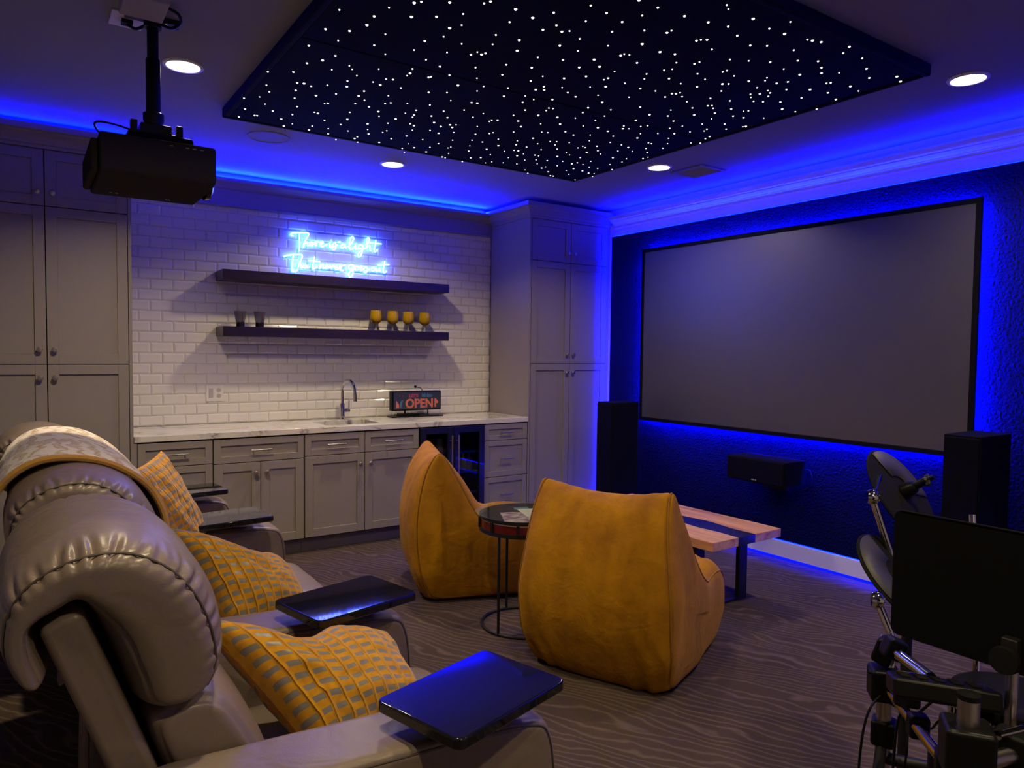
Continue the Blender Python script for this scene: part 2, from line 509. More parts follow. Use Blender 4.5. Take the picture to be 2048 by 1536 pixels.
def text_mesh(body, size, extrude=0.002, bold=0.0):
    cu = bpy.data.curves.new('lettering', 'FONT'); cu.body = body; cu.size = size; cu.extrude = extrude; cu.offset = bold
    cu.align_x = 'CENTER'; cu.align_y = 'CENTER'
    tmp = bpy.data.objects.new('lettering', cu); COL.objects.link(tmp)
    bpy.context.view_layer.update()
    dg = bpy.context.evaluated_depsgraph_get()
    me = bpy.data.meshes.new_from_object(tmp.evaluated_get(dg))
    bpy.data.objects.remove(tmp); bpy.data.curves.remove(cu)
    return me

def text_obj(name, body, size, mt, parent, loc, rot, extrude=0.002, bold=0.0, sx=1.0):
    me = text_mesh(body, size, extrude, bold); me.materials.clear(); me.materials.append(mt)
    mx = Matrix.Translation(Vector(loc)) @ rot.to_4x4() @ Matrix.Diagonal((sx, 1, 1, 1))
    me.transform(mx)
    o = bpy.data.objects.new(name, me); COL.objects.link(o); o.parent = parent
    return o

# ------------------------------------------------------------------ the setting
XS = 3.99          # screen wall plane
bm = B(); box(bm, -1.9, XS+0.1, -6.7, 0.1, -0.1, 0.0); struct(obj('floor', bm, M['carpet']))
bm = B(); box(bm, -1.9, XS+0.1, -6.7, 0.1, CEIL, CEIL+0.1); struct(obj('ceiling', bm, M['ceiling']))
bm = B(); box(bm, -1.9, XS+0.1, 0.0, 0.1, 0.0, CEIL); wall_bar = struct(obj('wall_bar', bm, M['wall']))
bm = B(); box(bm, XS, XS+0.1, -6.7, 0.0, 0.0, CEIL); wall_screen = struct(obj('wall_screen', bm, M['white']))
bm = B(); box(bm, -2.0, -1.9, -6.7, 0.1, 0.0, CEIL); struct(obj('wall_left', bm, M['wall']))
bm = B(); box(bm, -1.9, XS+0.1, -6.8, -6.7, 0.0, CEIL); struct(obj('wall_near', bm, M['wall']))

# bevelled subway tile field on the bar wall
bm = B(); box(bm, 0.0, 3.07, -0.008, 0.0, 0.914, 2.55); struct(obj('wall_bar_grout', bm, M['grout']))
bm = B()
PZ, PX, GR = 0.0757, 0.1515, 0.0022
row = 0; z = 0.914
while z < 2.548:
    z0, z1 = z + GR/2, min(z + PZ - GR/2, 2.549)
    x = 0.033 - PX*2 + (0 if row % 2 else PX/2)
    while x < 3.07:
        x0, x1 = max(x + GR/2, 0.001), min(x + PX - GR/2, 3.069)
        if x1 - x0 > 0.02 and z1 - z0 > 0.02:
            ins = min(0.011, (x1-x0)/3, (z1-z0)/3)
            a = [bm.verts.new(p) for p in ((x0, -0.008, z0), (x1, -0.008, z0), (x1, -0.008, z1), (x0, -0.008, z1))]
            c = [bm.verts.new(p) for p in ((x0, -0.0105, z0), (x1, -0.0105, z0), (x1, -0.0105, z1), (x0, -0.0105, z1))]
            # tiny per-tile tilt as hand-set tiles have
            tx, tz = random.uniform(-0.0003, 0.0003), random.uniform(-0.0003, 0.0003)
            d = [bm.verts.new(p) for p in ((x0+ins, -0.0150+tx+tz, z0+ins), (x1-ins, -0.0150-tx+tz, z0+ins), (x1-ins, -0.0150-tx-tz, z1-ins), (x0+ins, -0.0150+tx-tz, z1-ins))]
            for lo, hi in ((a, c), (c, d)):
                for i in range(4):
                    bm.faces.new((lo[i], lo[(i+1) % 4], hi[(i+1) % 4], hi[i]))
            bm.faces.new(d)
        x += PX
    z += PZ; row += 1
struct(obj('wall_bar_tiles', bm, M['tile'], weld=False))

def led_x(bm, x0, x1, y, z):
    # thin tape tilted 45 degrees towards the room (-y) and the ceiling
    obox(bm, ((x0+x1)/2, y, z+0.009), (x1-x0, 0.020, 0.002), Matrix.Rotation(PI/4, 3, 'X'))
def led_y(bm, y0, y1, x, z):
    obox(bm, (x, (y0+y1)/2, z+0.009), (0.020, y1-y0, 0.002), Matrix.Rotation(-PI/4, 3, 'Y'))
# crown and frieze on the bar wall with a ledge that hides a blue strip
bm = B()
extrude_x(bm, [(0, 2.545), (-0.030, 2.545), (-0.034, 2.553), (-0.030, 2.562), (-0.022, 2.568), (-0.022, 2.672), (-0.030, 2.680), (-0.036, 2.694), (-0.050, 2.708), (-0.072, 2.716), (-0.088, 2.722), (-0.092, 2.747), (-0.080, 2.749), (-0.078, 2.730), (0, 2.730)], 0.0, 3.07)
struct(obj('trim_1', bm, M['cabinet']))
bm = B(); led_x(bm, 0.02, 3.0, -0.052, 2.734)
tag(obj('blue_light_strip', bm, M['led_bar']), 'blue glowing light strip along the ledge above the white tile wall', 'light strip', 'blue light strips')

# screen wall: wallpaper panel, crown, baseboard, hidden strips
bm = B(); box(bm, 3.957, XS-0.002, -6.69, -0.70, 0.142, 2.553); struct(obj('wall_screen_paper', bm, M['wallpaper']))
bm = B()
extrude_y(bm, [(XS, 2.628), (XS-0.018, 2.628), (XS-0.022, 2.636), (XS-0.018, 2.644), (XS-0.024, 2.652), (XS-0.034, 2.660), (XS-0.034, 2.664), (XS-0.050, 2.674), (XS-0.072, 2.682), (XS-0.072, 2.688), (XS-0.090, 2.694), (XS-0.094, 2.7225), (XS-0.082, 2.725), (XS-0.080, 2.700), (XS, 2.700)], -6.69, -0.72)
struct(obj('trim_2', bm, M['white']))
bm = B(); led_y(bm, -6.6, -0.80, XS-0.052, 2.704)
tag(obj('blue_light_strip', bm, M['led_crown']), 'blue glowing light strip on the crown ledge above the projection screen', 'light strip', 'blue light strips')
bm = B(); box(bm, 3.955, XS, -6.69, -0.64, 0.018, 0.135); struct(obj('baseboard_screen', bm, M['white'], bevel=0.003))
strips = [((3.964, 3.976, -6.6, -0.71, 2.5545, 2.558), 'blue light strip on the top edge of the navy wallpaper panel'),
          ((3.964, 3.976, -0.699, -0.695, 0.2, 2.54), 'upright blue light strip at the left edge of the navy wallpaper'),
          ((3.958, 3.970, -6.6, -0.66, 0.136, 0.1405), 'blue light strip on top of the white baseboard'),
          ((3.958, 3.975, -6.6, -0.66, 0.003, 0.012), 'blue light strip under the white baseboard at the floor')]
for (a, b_, c, d, e, f), lab in strips:
    bm = B(); box(bm, a, b_, c, d, e, f)
    tag(obj('blue_light_strip', bm, M['led_floor' if f < 0.02 else 'led_edge']), lab, 'light strip', 'blue light strips')

# ------------------------------------------------------------------ ceiling fittings
def downlight(x, y, label):
    t = thing('ceiling_downlight', label, 'ceiling light', (x, y, CEIL), group='round recessed downlights')
    bm = B(); lathe(bm, [(0.072, 0.0), (0.090, 0.0), (0.088, -0.006), (0.075, -0.008), (0.072, -0.004)], 40, cap=False)
    obj('trim_ring', bm, M['white'], t, smooth=True)
    bm = B(); lathe(bm, [(0.0001, -0.005), (0.0735, -0.005), (0.0735, 0.0), (0.0001, 0.0)], 40, cap=False)
    obj('light_disc', bm, M['lamp'], t)
    return t
dl_labels = ['round lit downlight just right of the projector pole', 'round lit downlight in front of the tile wall, left of the star panel corner',
             'round lit downlight beside the air vent near the screen wall', 'round lit downlight at the far right, right of the star panel']
for (x, y), lab in zip(LAMPS[:4], dl_labels): downlight(x, y, lab)
for (x, y), lab in zip(LAMPS[4:], ['round downlight above the nearest recliner, out of the picture', 'round downlight behind the viewer in the middle of the room', 'round downlight behind the viewer near the back wall']): downlight(x, y, lab)

t = thing('ceiling_speaker', 'round flush white speaker grille in the ceiling left of the star panel corner', 'speaker', (0.714, -1.130, CEIL))
bm = B(); lathe(bm, [(0.118, 0.0), (0.128, 0.0), (0.127, -0.004), (0.119, -0.005)], 48, cap=False); obj('rim', bm, M['ceiling'], t, smooth=True)
bm = B(); lathe(bm, [(0.0001, -0.003), (0.119, -0.003), (0.119, 0.0)], 48, cap=False); obj('grille', bm, M['ceiling'], t)

t = thing('air_vent', 'rectangular slatted air vent in the ceiling by the screen wall', 'vent', (3.477, -2.143, CEIL))
bm = B(); box(bm, -0.13, 0.13, -0.15, -0.125, -0.010, 0); box(bm, -0.13, 0.13, 0.125, 0.15, -0.010, 0); box(bm, -0.13, -0.105, -0.125, 0.125, -0.010, 0); box(bm, 0.105, 0.13, -0.125, 0.125, -0.010, 0)
obj('vent_frame', bm, M['ceiling'], t, bevel=0.003)
bm = B(); box(bm, -0.105, 0.105, -0.125, 0.125, -0.002, -0.0005); obj('backing', bm, M['black_matte'], t)
for k in range(9):
    bm = B(); obox(bm, (-0.092 + k*0.023, 0, -0.006), (0.016, 0.25, 0.002), Matrix.Rotation(0.6, 3, 'Y')); obj('slat', bm, M['ceiling'], t)

# star ceiling panel
PX0, PX1, PY0, PY1, PZB = 0.350, 2.833, -4.072, -1.530, 2.745
sp = thing('star_ceiling_panel', 'large black framed star ceiling panel with hundreds of tiny white lights', 'star ceiling', (0, 0, 0))
bm = B()
fw = 0.03
for (a, b_, c, d) in ((PX0, PX1, PY1-fw, PY1), (PX0, PX1, PY0, PY0+fw), (PX0, PX0+fw, PY0+fw, PY1-fw), (PX1-fw, PX1, PY0+fw, PY1-fw)):
    box(bm, a, b_, c, d, PZB, CEIL-0.0005)
obj('panel_frame', bm, M['frame_black'], sp, bevel=0.008, weld=False)
for (y0, y1) in ((PY0+fw, -2.796), (-2.788, PY1-fw)):
    bm = B(); box(bm, PX0+fw, PX1-fw, y0, y1, PZB+0.004, CEIL-0.001); obj('cloth_panel', bm, M['starcloth'], sp, bevel=0.004)
bm = B(); box(bm, PX0+fw, PX1-fw, -2.7958, -2.7882, PZB+0.008, CEIL-0.001); obj('seam_batten', bm, M['black_matte'], sp)
STARS = "423,3112 567,3236 550,3139 557,3053 437,2924 521,2964 649,3021 516,2852 434,2732 668,3217 627,3323 644,3346 731,3401 745,3274 833,3218 816,3353 858,3269 848,3494 836,3469 1013,3274 850,3138 808,3055 944,3121 1050,3192 811,2951 936,3011 655,2896 730,2840 899,2890 1030,3051 1039,3089 1074,3098 1067,3078 1119,2942 985,2858 897,2762 1190,2838 1069,2794 1269,2769 1276,2698 562,2697 534,2616 488,2545 470,2408 371,2351 652,2628 677,2598 723,2539 604,2539 774,2671 912,2707 912,2676 1003,2714 1008,2728 713,2449 737,2379 851,2579 880,2593 860,2493 816,2509 655,2340 595,2282 556,2296 527,2285 552,2181 415,2168 452,2084 432,1983 370,1927 484,1890 419,1748 425,1595 548,1804 488,1672 500,1678 625,1696 582,2069 632,1951 651,1809 700,1649 674,1578 658,2168 731,2251 745,2095 733,2080 736,1916 757,1910 826,1818 814,1593 806,1674 896,1684 930,1588 1006,1509 829,2370 833,2291 881,2250 939,2170 862,2174 952,2382 1006,2293 987,2265 957,2516 1094,2541 1168,2592 1164,2707 1238,2505 1183,2384 1079,2335 1009,2130 1043,2061 890,2028 923,1908 926,1799 1004,1709 1045,1900 1086,1803 1124,1727 1092,1591 1091,1635 1131,1541 1179,1803 1185,1846 1132,1979 1136,2073 1137,2191 1162,2268 1187,2193 1197,2155 1238,2044 1270,2025 1299,1946 1322,1823 1271,1720 1245,1603 1401,1683 1468,1630 1415,1570 1461,1505 1433,1814 1271,2233 1336,2142 1399,2103 1384,2002 1450,1982 1288,2340 1354,2261 1427,2160 1460,2125 1454,2180 1513,2049 1584,1910 1646,1778 1641,1750 1706,1641 1549,1797 1544,1695 1573,1588 1707,1555 1731,1551 1339,2541 1367,2551 1366,2420 1463,2349 1565,2226 1634,2093 1678,1980 1728,1871 1781,1768 1875,1636 1476,2434 1573,2341 1571,2368 1597,2387 1699,2182 1691,2156 1748,1986 1853,1867 1924,1681 2019,1587 1937,1778 2039,1635 1794,2091 1868,1978 1871,1533 956,3497 1047,3479 995,3399 1086,3559 1158,3482 1210,3450 1230,3473 1139,3420 1117,3288 1169,3198 1162,3682 1248,3671 1228,3575 1345,3651 1370,3566 1308,3442 1283,3343 1376,3347 1444,3459 1369,3734 1465,3648 1547,3552 1372,3812 1502,3822 1552,3685 1552,3709 1277,3812 1613,3840 1560,3971 1590,3954 1704,3860 1797,3829 1728,3957 1847,3941 1862,4023 1935,3947 1702,3703 1710,3719 1730,3733 1818,3683 1915,3800 1973,3838 2098,3876 1962,3659 2038,3697 2125,3742 2206,3821 2237,3730 1555,3415 1556,3436 1580,3442 1665,3400 1663,3539 1730,3560 1801,3502 1840,3441 1820,3411 1875,3538 1877,3565 1279,3195 1384,3236 1491,3317 1561,3272 1493,3213 1651,3271 1324,3087 1213,3049 1263,2941 1376,2819 1422,2714 1423,3036 1412,2957 1585,3151 1518,3073 1677,3169 1681,3194 1786,3194 1788,3334 1822,3285 1911,3354 1972,3470 2051,3445 2046,3551 2049,3572 2125,3550 2162,3453 2184,3471 2229,3391 2094,3359 2000,3344 2231,3548 2287,3596 2264,3623 2358,3607 2384,3648 2463,3585 2330,3519 2411,3474 2404,3525 2439,3512 2471,3478 2515,3415 2379,3444 2415,3419 2472,3391 2588,3463 2687,3403 2775,3419 1893,3185 1974,3206 2072,3175 2065,3227 2082,3237 2087,3259 2135,3228 2209,3192 2301,3145 2393,3075 2266,3293 2340,3213 2354,3228 2392,3204 2457,3160 2516,3088 2372,3326 2475,3251 2573,3184 2554,3266 2569,3285 2639,3199 2729,3260 2761,3099 2771,3112 2644,3070 2723,3015 2545,2997 2637,2951 2650,2920 2769,2826 2757,2867 2807,2754 2769,2715 2600,2860 2485,2908 2381,2940 2458,2839 2551,2786 2592,2702 2667,2623 2714,2538 2473,2732 2237,3057 2293,2982 2200,2940 2077,2996 2206,2830 2303,2768 2324,2800 2395,2671 2441,2598 2563,2566 2589,2566 2636,2472 2710,2408 2790,2334 2787,2292 1930,3069 2222,2718 2252,2678 2279,2698 2461,2440 2535,2328 2533,2423 2614,2374 2703,2226 2735,2149 1743,3107 1687,3059 1789,2999 1872,2935 1867,2831 1893,2757 1983,2876 2022,2783 2029,2700 2126,2609 2040,2584 2215,2593 2302,2542 2373,2437 2179,2480 2251,2388 2362,2328 2430,2258 2492,2212 2616,2191 2714,2054 2807,1972 1646,2940 1713,2918 1583,2976 1918,2665 2025,2443 2101,2422 2177,2288 2291,2232 2292,2276 2323,2264 2398,2189 2444,2068 2560,2037 2569,1946 2510,1958 2498,1916 2587,1823 2580,1752 2662,1678 2677,1810 2648,1918 2752,1788 2791,1802 2830,1740 2717,1925 2799,1579 1504,2936 1532,2901 1497,2880 1504,2781 1547,2698 1568,2764 1644,2819 1625,2609 1730,2582 1825,2475 1832,2617 1916,2533 1706,2708 1728,2715 1718,2669 1919,2358 1953,2370 1950,2229 2038,2155 2070,2239 2103,2260 2138,2198 2203,2135 2308,2002 2301,2104 2349,2076 2411,1926 2449,1818 2316,1882 2405,1746 2404,1701 2501,1647 2580,1569 2604,1571 2131,2065 2173,1941 2204,1938 2246,1853 2311,1777 2190,1803 2096,1922 2024,2058 1904,2132 1945,2059 2002,1953 2031,1958 2089,1861 2203,1692 2069,1789 2113,1662 2340,1593 2401,1541 1622,2505 1698,2439 1765,2370 1788,2262 1966,1897 2054,3968 2078,3975 2119,3987 2252,4028 2290,3978 2405,3994 2528,3943 2640,3892 2725,3973 2796,3952 2668,3785 2755,3774 2776,3645 2474,3847 2283,3867 2358,3835 2416,3798 2543,3742 2553,3757 2661,3675 2554,3650 2621,3559 2818,3514 2352,3732"
stars = []
for tok in STARS.split():
    a, b_ = tok.split(','); stars.append((int(a)/1000, -int(b_)/1000))
while len(stars) < 560:
    x, y = random.uniform(PX0+0.06, PX1-0.06), random.uniform(PY0+0.06, -3.2)
    if y < -3.24 - 0.715*(x-0.36): stars.append((x, y))
sizes = [random.choice((0.0034, 0.0040, 0.0046, 0.0052, 0.0062)) for _ in stars]
eye = Vector((-0.5734, -5.7553, 1.4819))
order = sorted(range(len(stars)), key=lambda i: (Vector((*stars[i], PZB)) - eye).length if stars[i][1] > -4.2 else 9)
def star_geo(bm, x, y, r):
    zz = PZB + (0.0005 if PX0+fw < x < PX1-fw and PY0+fw < y < PY1-fw else -0.003)
    lathe(bm, [(0.0001, zz-0.0004), (r*0.7, zz), (r, zz+0.003), (r, zz+0.0036), (0.0001, zz+0.0036)], 10, (x, y, 0), cap=False)
rest = B()
for n, i in enumerate(order):
    if n < 100:
        bm = B(); star_geo(bm, *stars[i], sizes[i]); obj('star_light', bm, M['star'], sp)
    else:
        star_geo(rest, *stars[i], sizes[i])
o = obj('star_lights', rest, M['star'], sp, weld=False); o['kind'] = 'stuff'

# ------------------------------------------------------------------ cabinets
def shaker(bm, x0, x1, z0, z1, y, fr=0.058, th=0.020):
    """door front at y (faces -y), recessed centre panel"""
    fx = min(fr, (x1-x0)/3.2); fz = min(fr, (z1-z0)/3.2)
    box(bm, x0, x0+fx, y, y+th, z0, z1); box(bm, x1-fx, x1, y, y+th, z0, z1)
    box(bm, x0+fx, x1-fx, y, y+th, z0, z0+fz); box(bm, x0+fx, x1-fx, y, y+th, z1-fz, z1)
    box(bm, x0+fx, x1-fx, y+0.009, y+th, z0+fz, z1-fz)

RX = Matrix.Rotation(PI/2, 3, 'X')     # lathe axis z -> -y
def knob(x, z, y, parent):
    bm = B(); lathe(bm, [(0.006, 0.0), (0.006, 0.012), (0.010, 0.015), (0.016, 0.019), (0.0165, 0.024), (0.013, 0.029), (0.0001, 0.031)], 18, (x, y, z), RX)
    return obj('knob', bm, M['nickel'], parent, smooth=True)
def bar_handle(x, z, y, parent, L=0.145):
    bm = B(); cyl(bm, (x-L/2, y-0.030, z), (x+L/2, y-0.030, z), 0.0062)
    for sx in (-1, 1): cyl(bm, (x+sx*L*0.36, y+0.002, z), (x+sx*L*0.36, y-0.030, z), 0.0048)
    return obj('handle', bm, M['nickel'], parent, smooth=True)

YF = -0.62
G = 0.0025
def door(t, x0, x1, z0, z1, kn=None):
    bm = B(); shaker(bm, x0+G, x1-G, z0+G, z1-G, YF-0.020)
    d = obj('door', bm, M['cabinet'], t, bevel=0.0015, weld=False)
    if kn: knob(kn[0], kn[1], YF-0.020, d)
    return d
def drawer(t, x0, x1, z0, z1, L=0.145):
    bm = B(); shaker(bm, x0+G, x1-G, z0+G, z1-G, YF-0.020, fr=0.045)
    d = obj('drawer', bm, M['cabinet'], t, bevel=0.0015, weld=False)
    bar_handle((x0+x1)/2, (z0+z1)/2, YF-0.020, d, L)
    return d
def carcass(t, x0, x1, z0, z1):
    bm = B(); box(bm, x0, x1, YF+0.001, -0.018, z0, z1); obj('carcass', bm, M['cabinet_gap'], t)
def side(t, x0, x1, z0, z1):
    bm = B(); box(bm, x0, x1, YF-0.020, -0.016, z0, z1); obj('side_panel', bm, M['cabinet'], t, bevel=0.0015)
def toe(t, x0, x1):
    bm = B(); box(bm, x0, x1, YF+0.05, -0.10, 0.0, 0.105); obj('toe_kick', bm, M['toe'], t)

def crown(t, segs):
    """segs: list of (p0, p1, outward normal) runs; profile out, z"""
    prof = [(-0.018, 2.643), (0.010, 2.643), (0.012, 2.658), (0.020, 2.664), (0.024, 2.680), (0.038, 2.700), (0.058, 2.718), (0.062, 2.726), (0.078, 2.732), (0.082, 2.766), (0.074, 2.768), (0.071, 2.752), (-0.018, 2.752)]
    bm = B()
    for p0, p1, off0, off1, nrm in segs:
        ra = []; rb = []
        for o_, z_ in prof:
            ra.append(bm.verts.new((p0[0]+nrm[0]*o_+off0[0]*o_, p0[1]+nrm[1]*o_+off0[1]*o_, z_)))
            rb.append(bm.verts.new((p1[0]+nrm[0]*o_+off1[0]*o_, p1[1]+nrm[1]*o_+off1[1]*o_, z_)))
        n = len(prof)
        bm.faces.new(ra); bm.faces.new(rb[::-1])
        for i in range(n): bm.faces.new((ra[i], rb[i], rb[(i+1) % n], ra[(i+1) % n]))
    obj('crown', bm, M['cabinet'], t)

# left pantry (runs out of frame)
t = thing('pantry_cabinet', 'tall greige pantry cabinet at the left edge, left of the tile wall', 'cabinet', (0, 0, 0))
carcass(t, -0.912, -0.002, 0.105, 2.645); toe(t, -0.912, -0.002)
side(t, -0.019, 0.0, 0.0, 2.645); side(t, -0.914, -0.895, 0.0, 2.645)
for (z0, z1, kz) in ((0.110, 1.374, 1.294), (1.374, 2.310, 1.463), (2.310, 2.642, 2.386)):
    door(t, -0.893, -0.454, z0, z1, (-0.491, kz)); door(t, -0.454, -0.020, z0, z1, (-0.415, kz))
crown(t, [((-0.914, YF-0.02), (0.0, YF-0.02), (0, 0), (0, 0), (0, -1))])
bm = B(); led_x(bm, -0.90, -0.02, -0.676, 2.753)
tag(obj('blue_light_strip', bm, M['led_crown']), 'blue glowing light strip on top of the left pantry cabinet', 'light strip', 'blue light strips')

# right pantry
t = thing('pantry_cabinet', 'tall greige pantry cabinet right of the tile wall beside the screen', 'cabinet', (0, 0, 0))
carcass(t, 3.075, 3.985, 0.105, 2.645); toe(t, 3.075, 3.985)
side(t, 3.070, 3.089, 0.0, 2.645)
for (z0, z1, kz) in ((0.110, 1.380, 1.300), (1.380, 2.283, 1.462), (2.283, 2.642, 2.365)):
    door(t, 3.090, 3.525, z0, z1, (3.490, kz)); door(t, 3.525, 3.952, z0, z1, (3.560, kz))
bm = B(); box(bm, 3.953, 3.989, YF-0.018, YF+0.02, 0.0, 2.645); obj('filler_strip', bm, M['cabinet'], t)
crown(t, [((3.070, -0.02), (3.070, YF-0.02), (0, 0), (0, -1), (-1, 0)), ((3.070, YF-0.02), (3.985, YF-0.02), (-1, 0), (0, 0), (0, -1))])

# base cabinets
t = thing('base_cabinet', 'greige base cabinet with drawers at the left end under the counter', 'cabinet', (0, 0, 0), group='base cabinets under the counter')
carcass(t, 0.003, 0.474, 0.105, 0.872); toe(t, 0.003, 0.474)
drawer(t, 0.020, 0.474, 0.705, 0.866); drawer(t, 0.020, 0.474, 0.410, 0.705); drawer(t, 0.020, 0.474, 0.112, 0.410)
bm = B(); box(bm, 0.0, 0.019, YF-0.018, YF+0.02, 0.105, 0.872); obj('filler_strip', bm, M['cabinet'], t)
t = thing('base_cabinet', 'greige base cabinet with one wide drawer over two doors', 'cabinet', (0, 0, 0), group='base cabinets under the counter')
carcass(t, 0.476, 1.094, 0.105, 0.872); toe(t, 0.476, 1.094)
drawer(t, 0.478, 1.094, 0.698, 0.866); door(t, 0.478, 0.788, 0.112, 0.698, (0.750, 0.620)); door(t, 0.788, 1.094, 0.112, 0.698, (0.824, 0.620))
t = thing('base_cabinet', 'greige sink base cabinet with two drawer fronts over two doors', 'cabinet', (0, 0, 0), group='base cabinets under the counter')
carcass(t, 1.096, 2.016, 0.105, 0.700); toe(t, 1.096, 2.016)
bm = B(); box(bm, 1.096, 2.016, YF+0.001, YF+0.03, 0.70, 0.872); box(bm, 1.096, 1.11, YF+0.03, -0.018, 0.70, 0.872); box(bm, 2.002, 2.016, YF+0.03, -0.018, 0.70, 0.872); obj('carcass', bm, M['cabinet_gap'], t)
drawer(t, 1.100, 1.560, 0.708, 0.866); drawer(t, 1.560, 2.014, 0.708, 0.866)
door(t, 1.100, 1.560, 0.112, 0.708, (1.520, 0.622)); door(t, 1.560, 2.014, 0.112, 0.708, (1.600, 0.622))
t = thing('base_cabinet', 'narrow greige cabinet of three drawers right of the drinks fridge', 'cabinet', (0, 0, 0), group='base cabinets under the counter')
carcass(t, 2.624, 3.068, 0.105, 0.872); toe(t, 2.624, 3.068)
for z0, z1 in ((0.728, 0.866), (0.415, 0.728), (0.112, 0.415)): drawer(t, 2.624, 3.066, z0, z1, 0.125)

# worktop with sink cut-out
SX0, SX1, SY0, SY1 = 1.300, 1.745, -0.530, -0.185
t = thing('countertop', 'white veined quartz countertop along the tile wall', 'countertop', (0, 0, 0))
bm = B()
X = [0.001, SX0, SX1, 3.069]; Y = [-0.645, SY0, SY1, -0.016]
for z_, flip in ((0.914, 0), (0.874, 1)):
    g = [[bm.verts.new((x, y, z_)) for y in Y] for x in X]
    for i in range(3):
        for j in range(3):
            if (i, j) != (1, 1):
                f = (g[i][j], g[i+1][j], g[i+1][j+1], g[i][j+1]); bm.faces.new(f if not flip else f[::-1])
    if not flip: top = g
    else:
        for (a, b_) in [((i, 0), (i+1, 0)) for i in range(3)] + [((i, 3), (i+1, 3)) for i in range(3)] + [((0, j), (0, j+1)) for j in range(3)] + [((3, j), (3, j+1)) for j in range(3)] + [((1, 1), (2, 1)), ((2, 1), (2, 2)), ((2, 2), (1, 2)), ((1, 2), (1, 1))]:
            bm.faces.new((top[a[0]][a[1]], top[b_[0]][b_[1]], g[b_[0]][b_[1]], g[a[0]][a[1]]))
obj('slab', bm, M['marble'], t, bevel=0.003)
t = thing('sink', 'stainless undermount bar sink set in the white countertop', 'sink', (0, 0, 0))
bm = B()
e = 0.004
for (x0, x1, y0, y1, z0, z1) in ((SX0-e, SX1+e, SY0-e, SY1+e, 0.716, 0.720), (SX0-e, SX0-0.001, SY0-e, SY1+e, 0.720, 0.8735), (SX1+0.001, SX1+e, SY0-e, SY1+e, 0.720, 0.8735), (SX0, SX1, SY0-e, SY0-0.001, 0.720, 0.8735), (SX0, SX1, SY1+0.001, SY1+e, 0.720, 0.8735)):
    box(bm, x0, x1, y0, y1, z0, z1)
obj('basin', bm, M['steel'], t, weld=False)
bm = B(); lathe(bm, [(0.0001, 0.723), (0.035, 0.723), (0.042, 0.7205)], 24, (1.52, -0.36, 0), cap=False); obj('drain', bm, M['chrome'], t, smooth=True)

# tap
t = thing('faucet', 'chrome gooseneck pull-down faucet behind the sink', 'faucet', (1.580, -0.115, 0.9145))
bm = B(); lathe(bm, [(0.026, 0.0), (0.026, 0.006), (0.021, 0.010), (0.021, 0.125), (0.019, 0.130), (0.0135, 0.133)], 24); obj('base', bm, M['chrome'], t, smooth=True)
pts = [(0, 0, 0.13), (0, 0, 0.235)] + [(0.028*(1-math.cos(a))/2*1.4, -0.085*(1-math.cos(a)), 0.235+0.085*math.sin(a)) for a in [PI*k/14 for k in range(1, 14)]] + [(0.039, -0.170, 0.225)]
bm = B(); tube(bm, pts, 0.0125, 16); obj('spout', bm, M['chrome'], t, smooth=True)
bm = B(); tube(bm, [(0.039, -0.170, 0.226), (0.0395, -0.171, 0.20), (0.040, -0.172, 0.155)], [0.0145, 0.0155, 0.0155], 16); obj('spray_head', bm, M['chrome'], t, smooth=True)
bm = B(); cyl(bm, (0.018, 0, 0.072), (0.062, -0.010, 0.072), 0.0155, 16); tube(bm, [(0.052, -0.008, 0.078), (0.056, -0.006, 0.12), (0.058, -0.002, 0.155)], [0.006, 0.0055, 0.005], 10); obj('lever', bm, M['chrome'], t, smooth=True)

# drinks fridge
t = thing('drinks_fridge', 'dark two-door glass drinks fridge under the counter', 'fridge', (0, 0, 0))
FX0, FX1, FM = 2.020, 2.621, 2.3205
bm = B()
box(bm, FX0, FX1, -0.05, -0.03, 0.02, 0.868); box(bm, FX0, FX0+0.02, YF, -0.05, 0.02, 0.868); box(bm, FX1-0.02, FX1, YF, -0.05, 0.02, 0.868)
box(bm, FX0+0.02, FX1-0.02, YF, -0.05, 0.848, 0.868); box(bm, FX0+0.02, FX1-0.02, YF, -0.05, 0.02, 0.14); box(bm, FM-0.012, FM+0.012, YF, -0.05, 0.14, 0.848)
obj('cabinet_shell', bm, M['fridge_in'], t, weld=False)
for k, (x0, x1) in enumerate(((FX0+0.002, FM-0.002), (FM+0.002, FX1-0.002))):
    bm = B(); f = 0.050; y0, y1 = YF-0.036, YF-0.001
    box(bm, x0, x0+f, y0, y1, 0.115, 0.866); box(bm, x1-f, x1, y0, y1, 0.115, 0.866); box(bm, x0+f, x1-f, y0, y1, 0.115, 0.115+f); box(bm, x0+f, x1-f, y0, y1, 0.866-f, 0.866)
    d = obj('door', bm, M['fridge'], t, bevel=0.002, weld=False)
    bm = B(); box(bm, x0+f-0.003, x1-f+0.003, YF-0.022, YF-0.016, 0.112+f, 0.869-f); obj('glass_pane', bm, M['fridge_glass'], d)
    hx = FM - 0.030 if k == 0 else FM + 0.030
    bm = B(); cyl(bm, (hx, y0-0.034, 0.36), (hx, y0-0.034, 0.80), 0.007)
    for hz in (0.42, 0.755): cyl(bm, (hx, y0+0.002, hz), (hx, y0-0.034, hz), 0.005)
    obj('handle', bm, M['nickel'], d, smooth=True)
    xa, xb = (FX0+0.022, FM-0.014) if k == 0 else (FM+0.014, FX1-0.022)
    for sz in (0.30, 0.475, 0.640):
        bm = B()
        for q in range(7): cyl(bm, (xa, YF+0.03+q*0.07, sz), (xb, YF+0.03+q*0.07, sz), 0.003, 8)
        box(bm, xa, xb, YF+0.004, YF+0.010, sz-0.004, sz+0.016)
        obj('shelf', bm, M['wire'], t, weld=False)
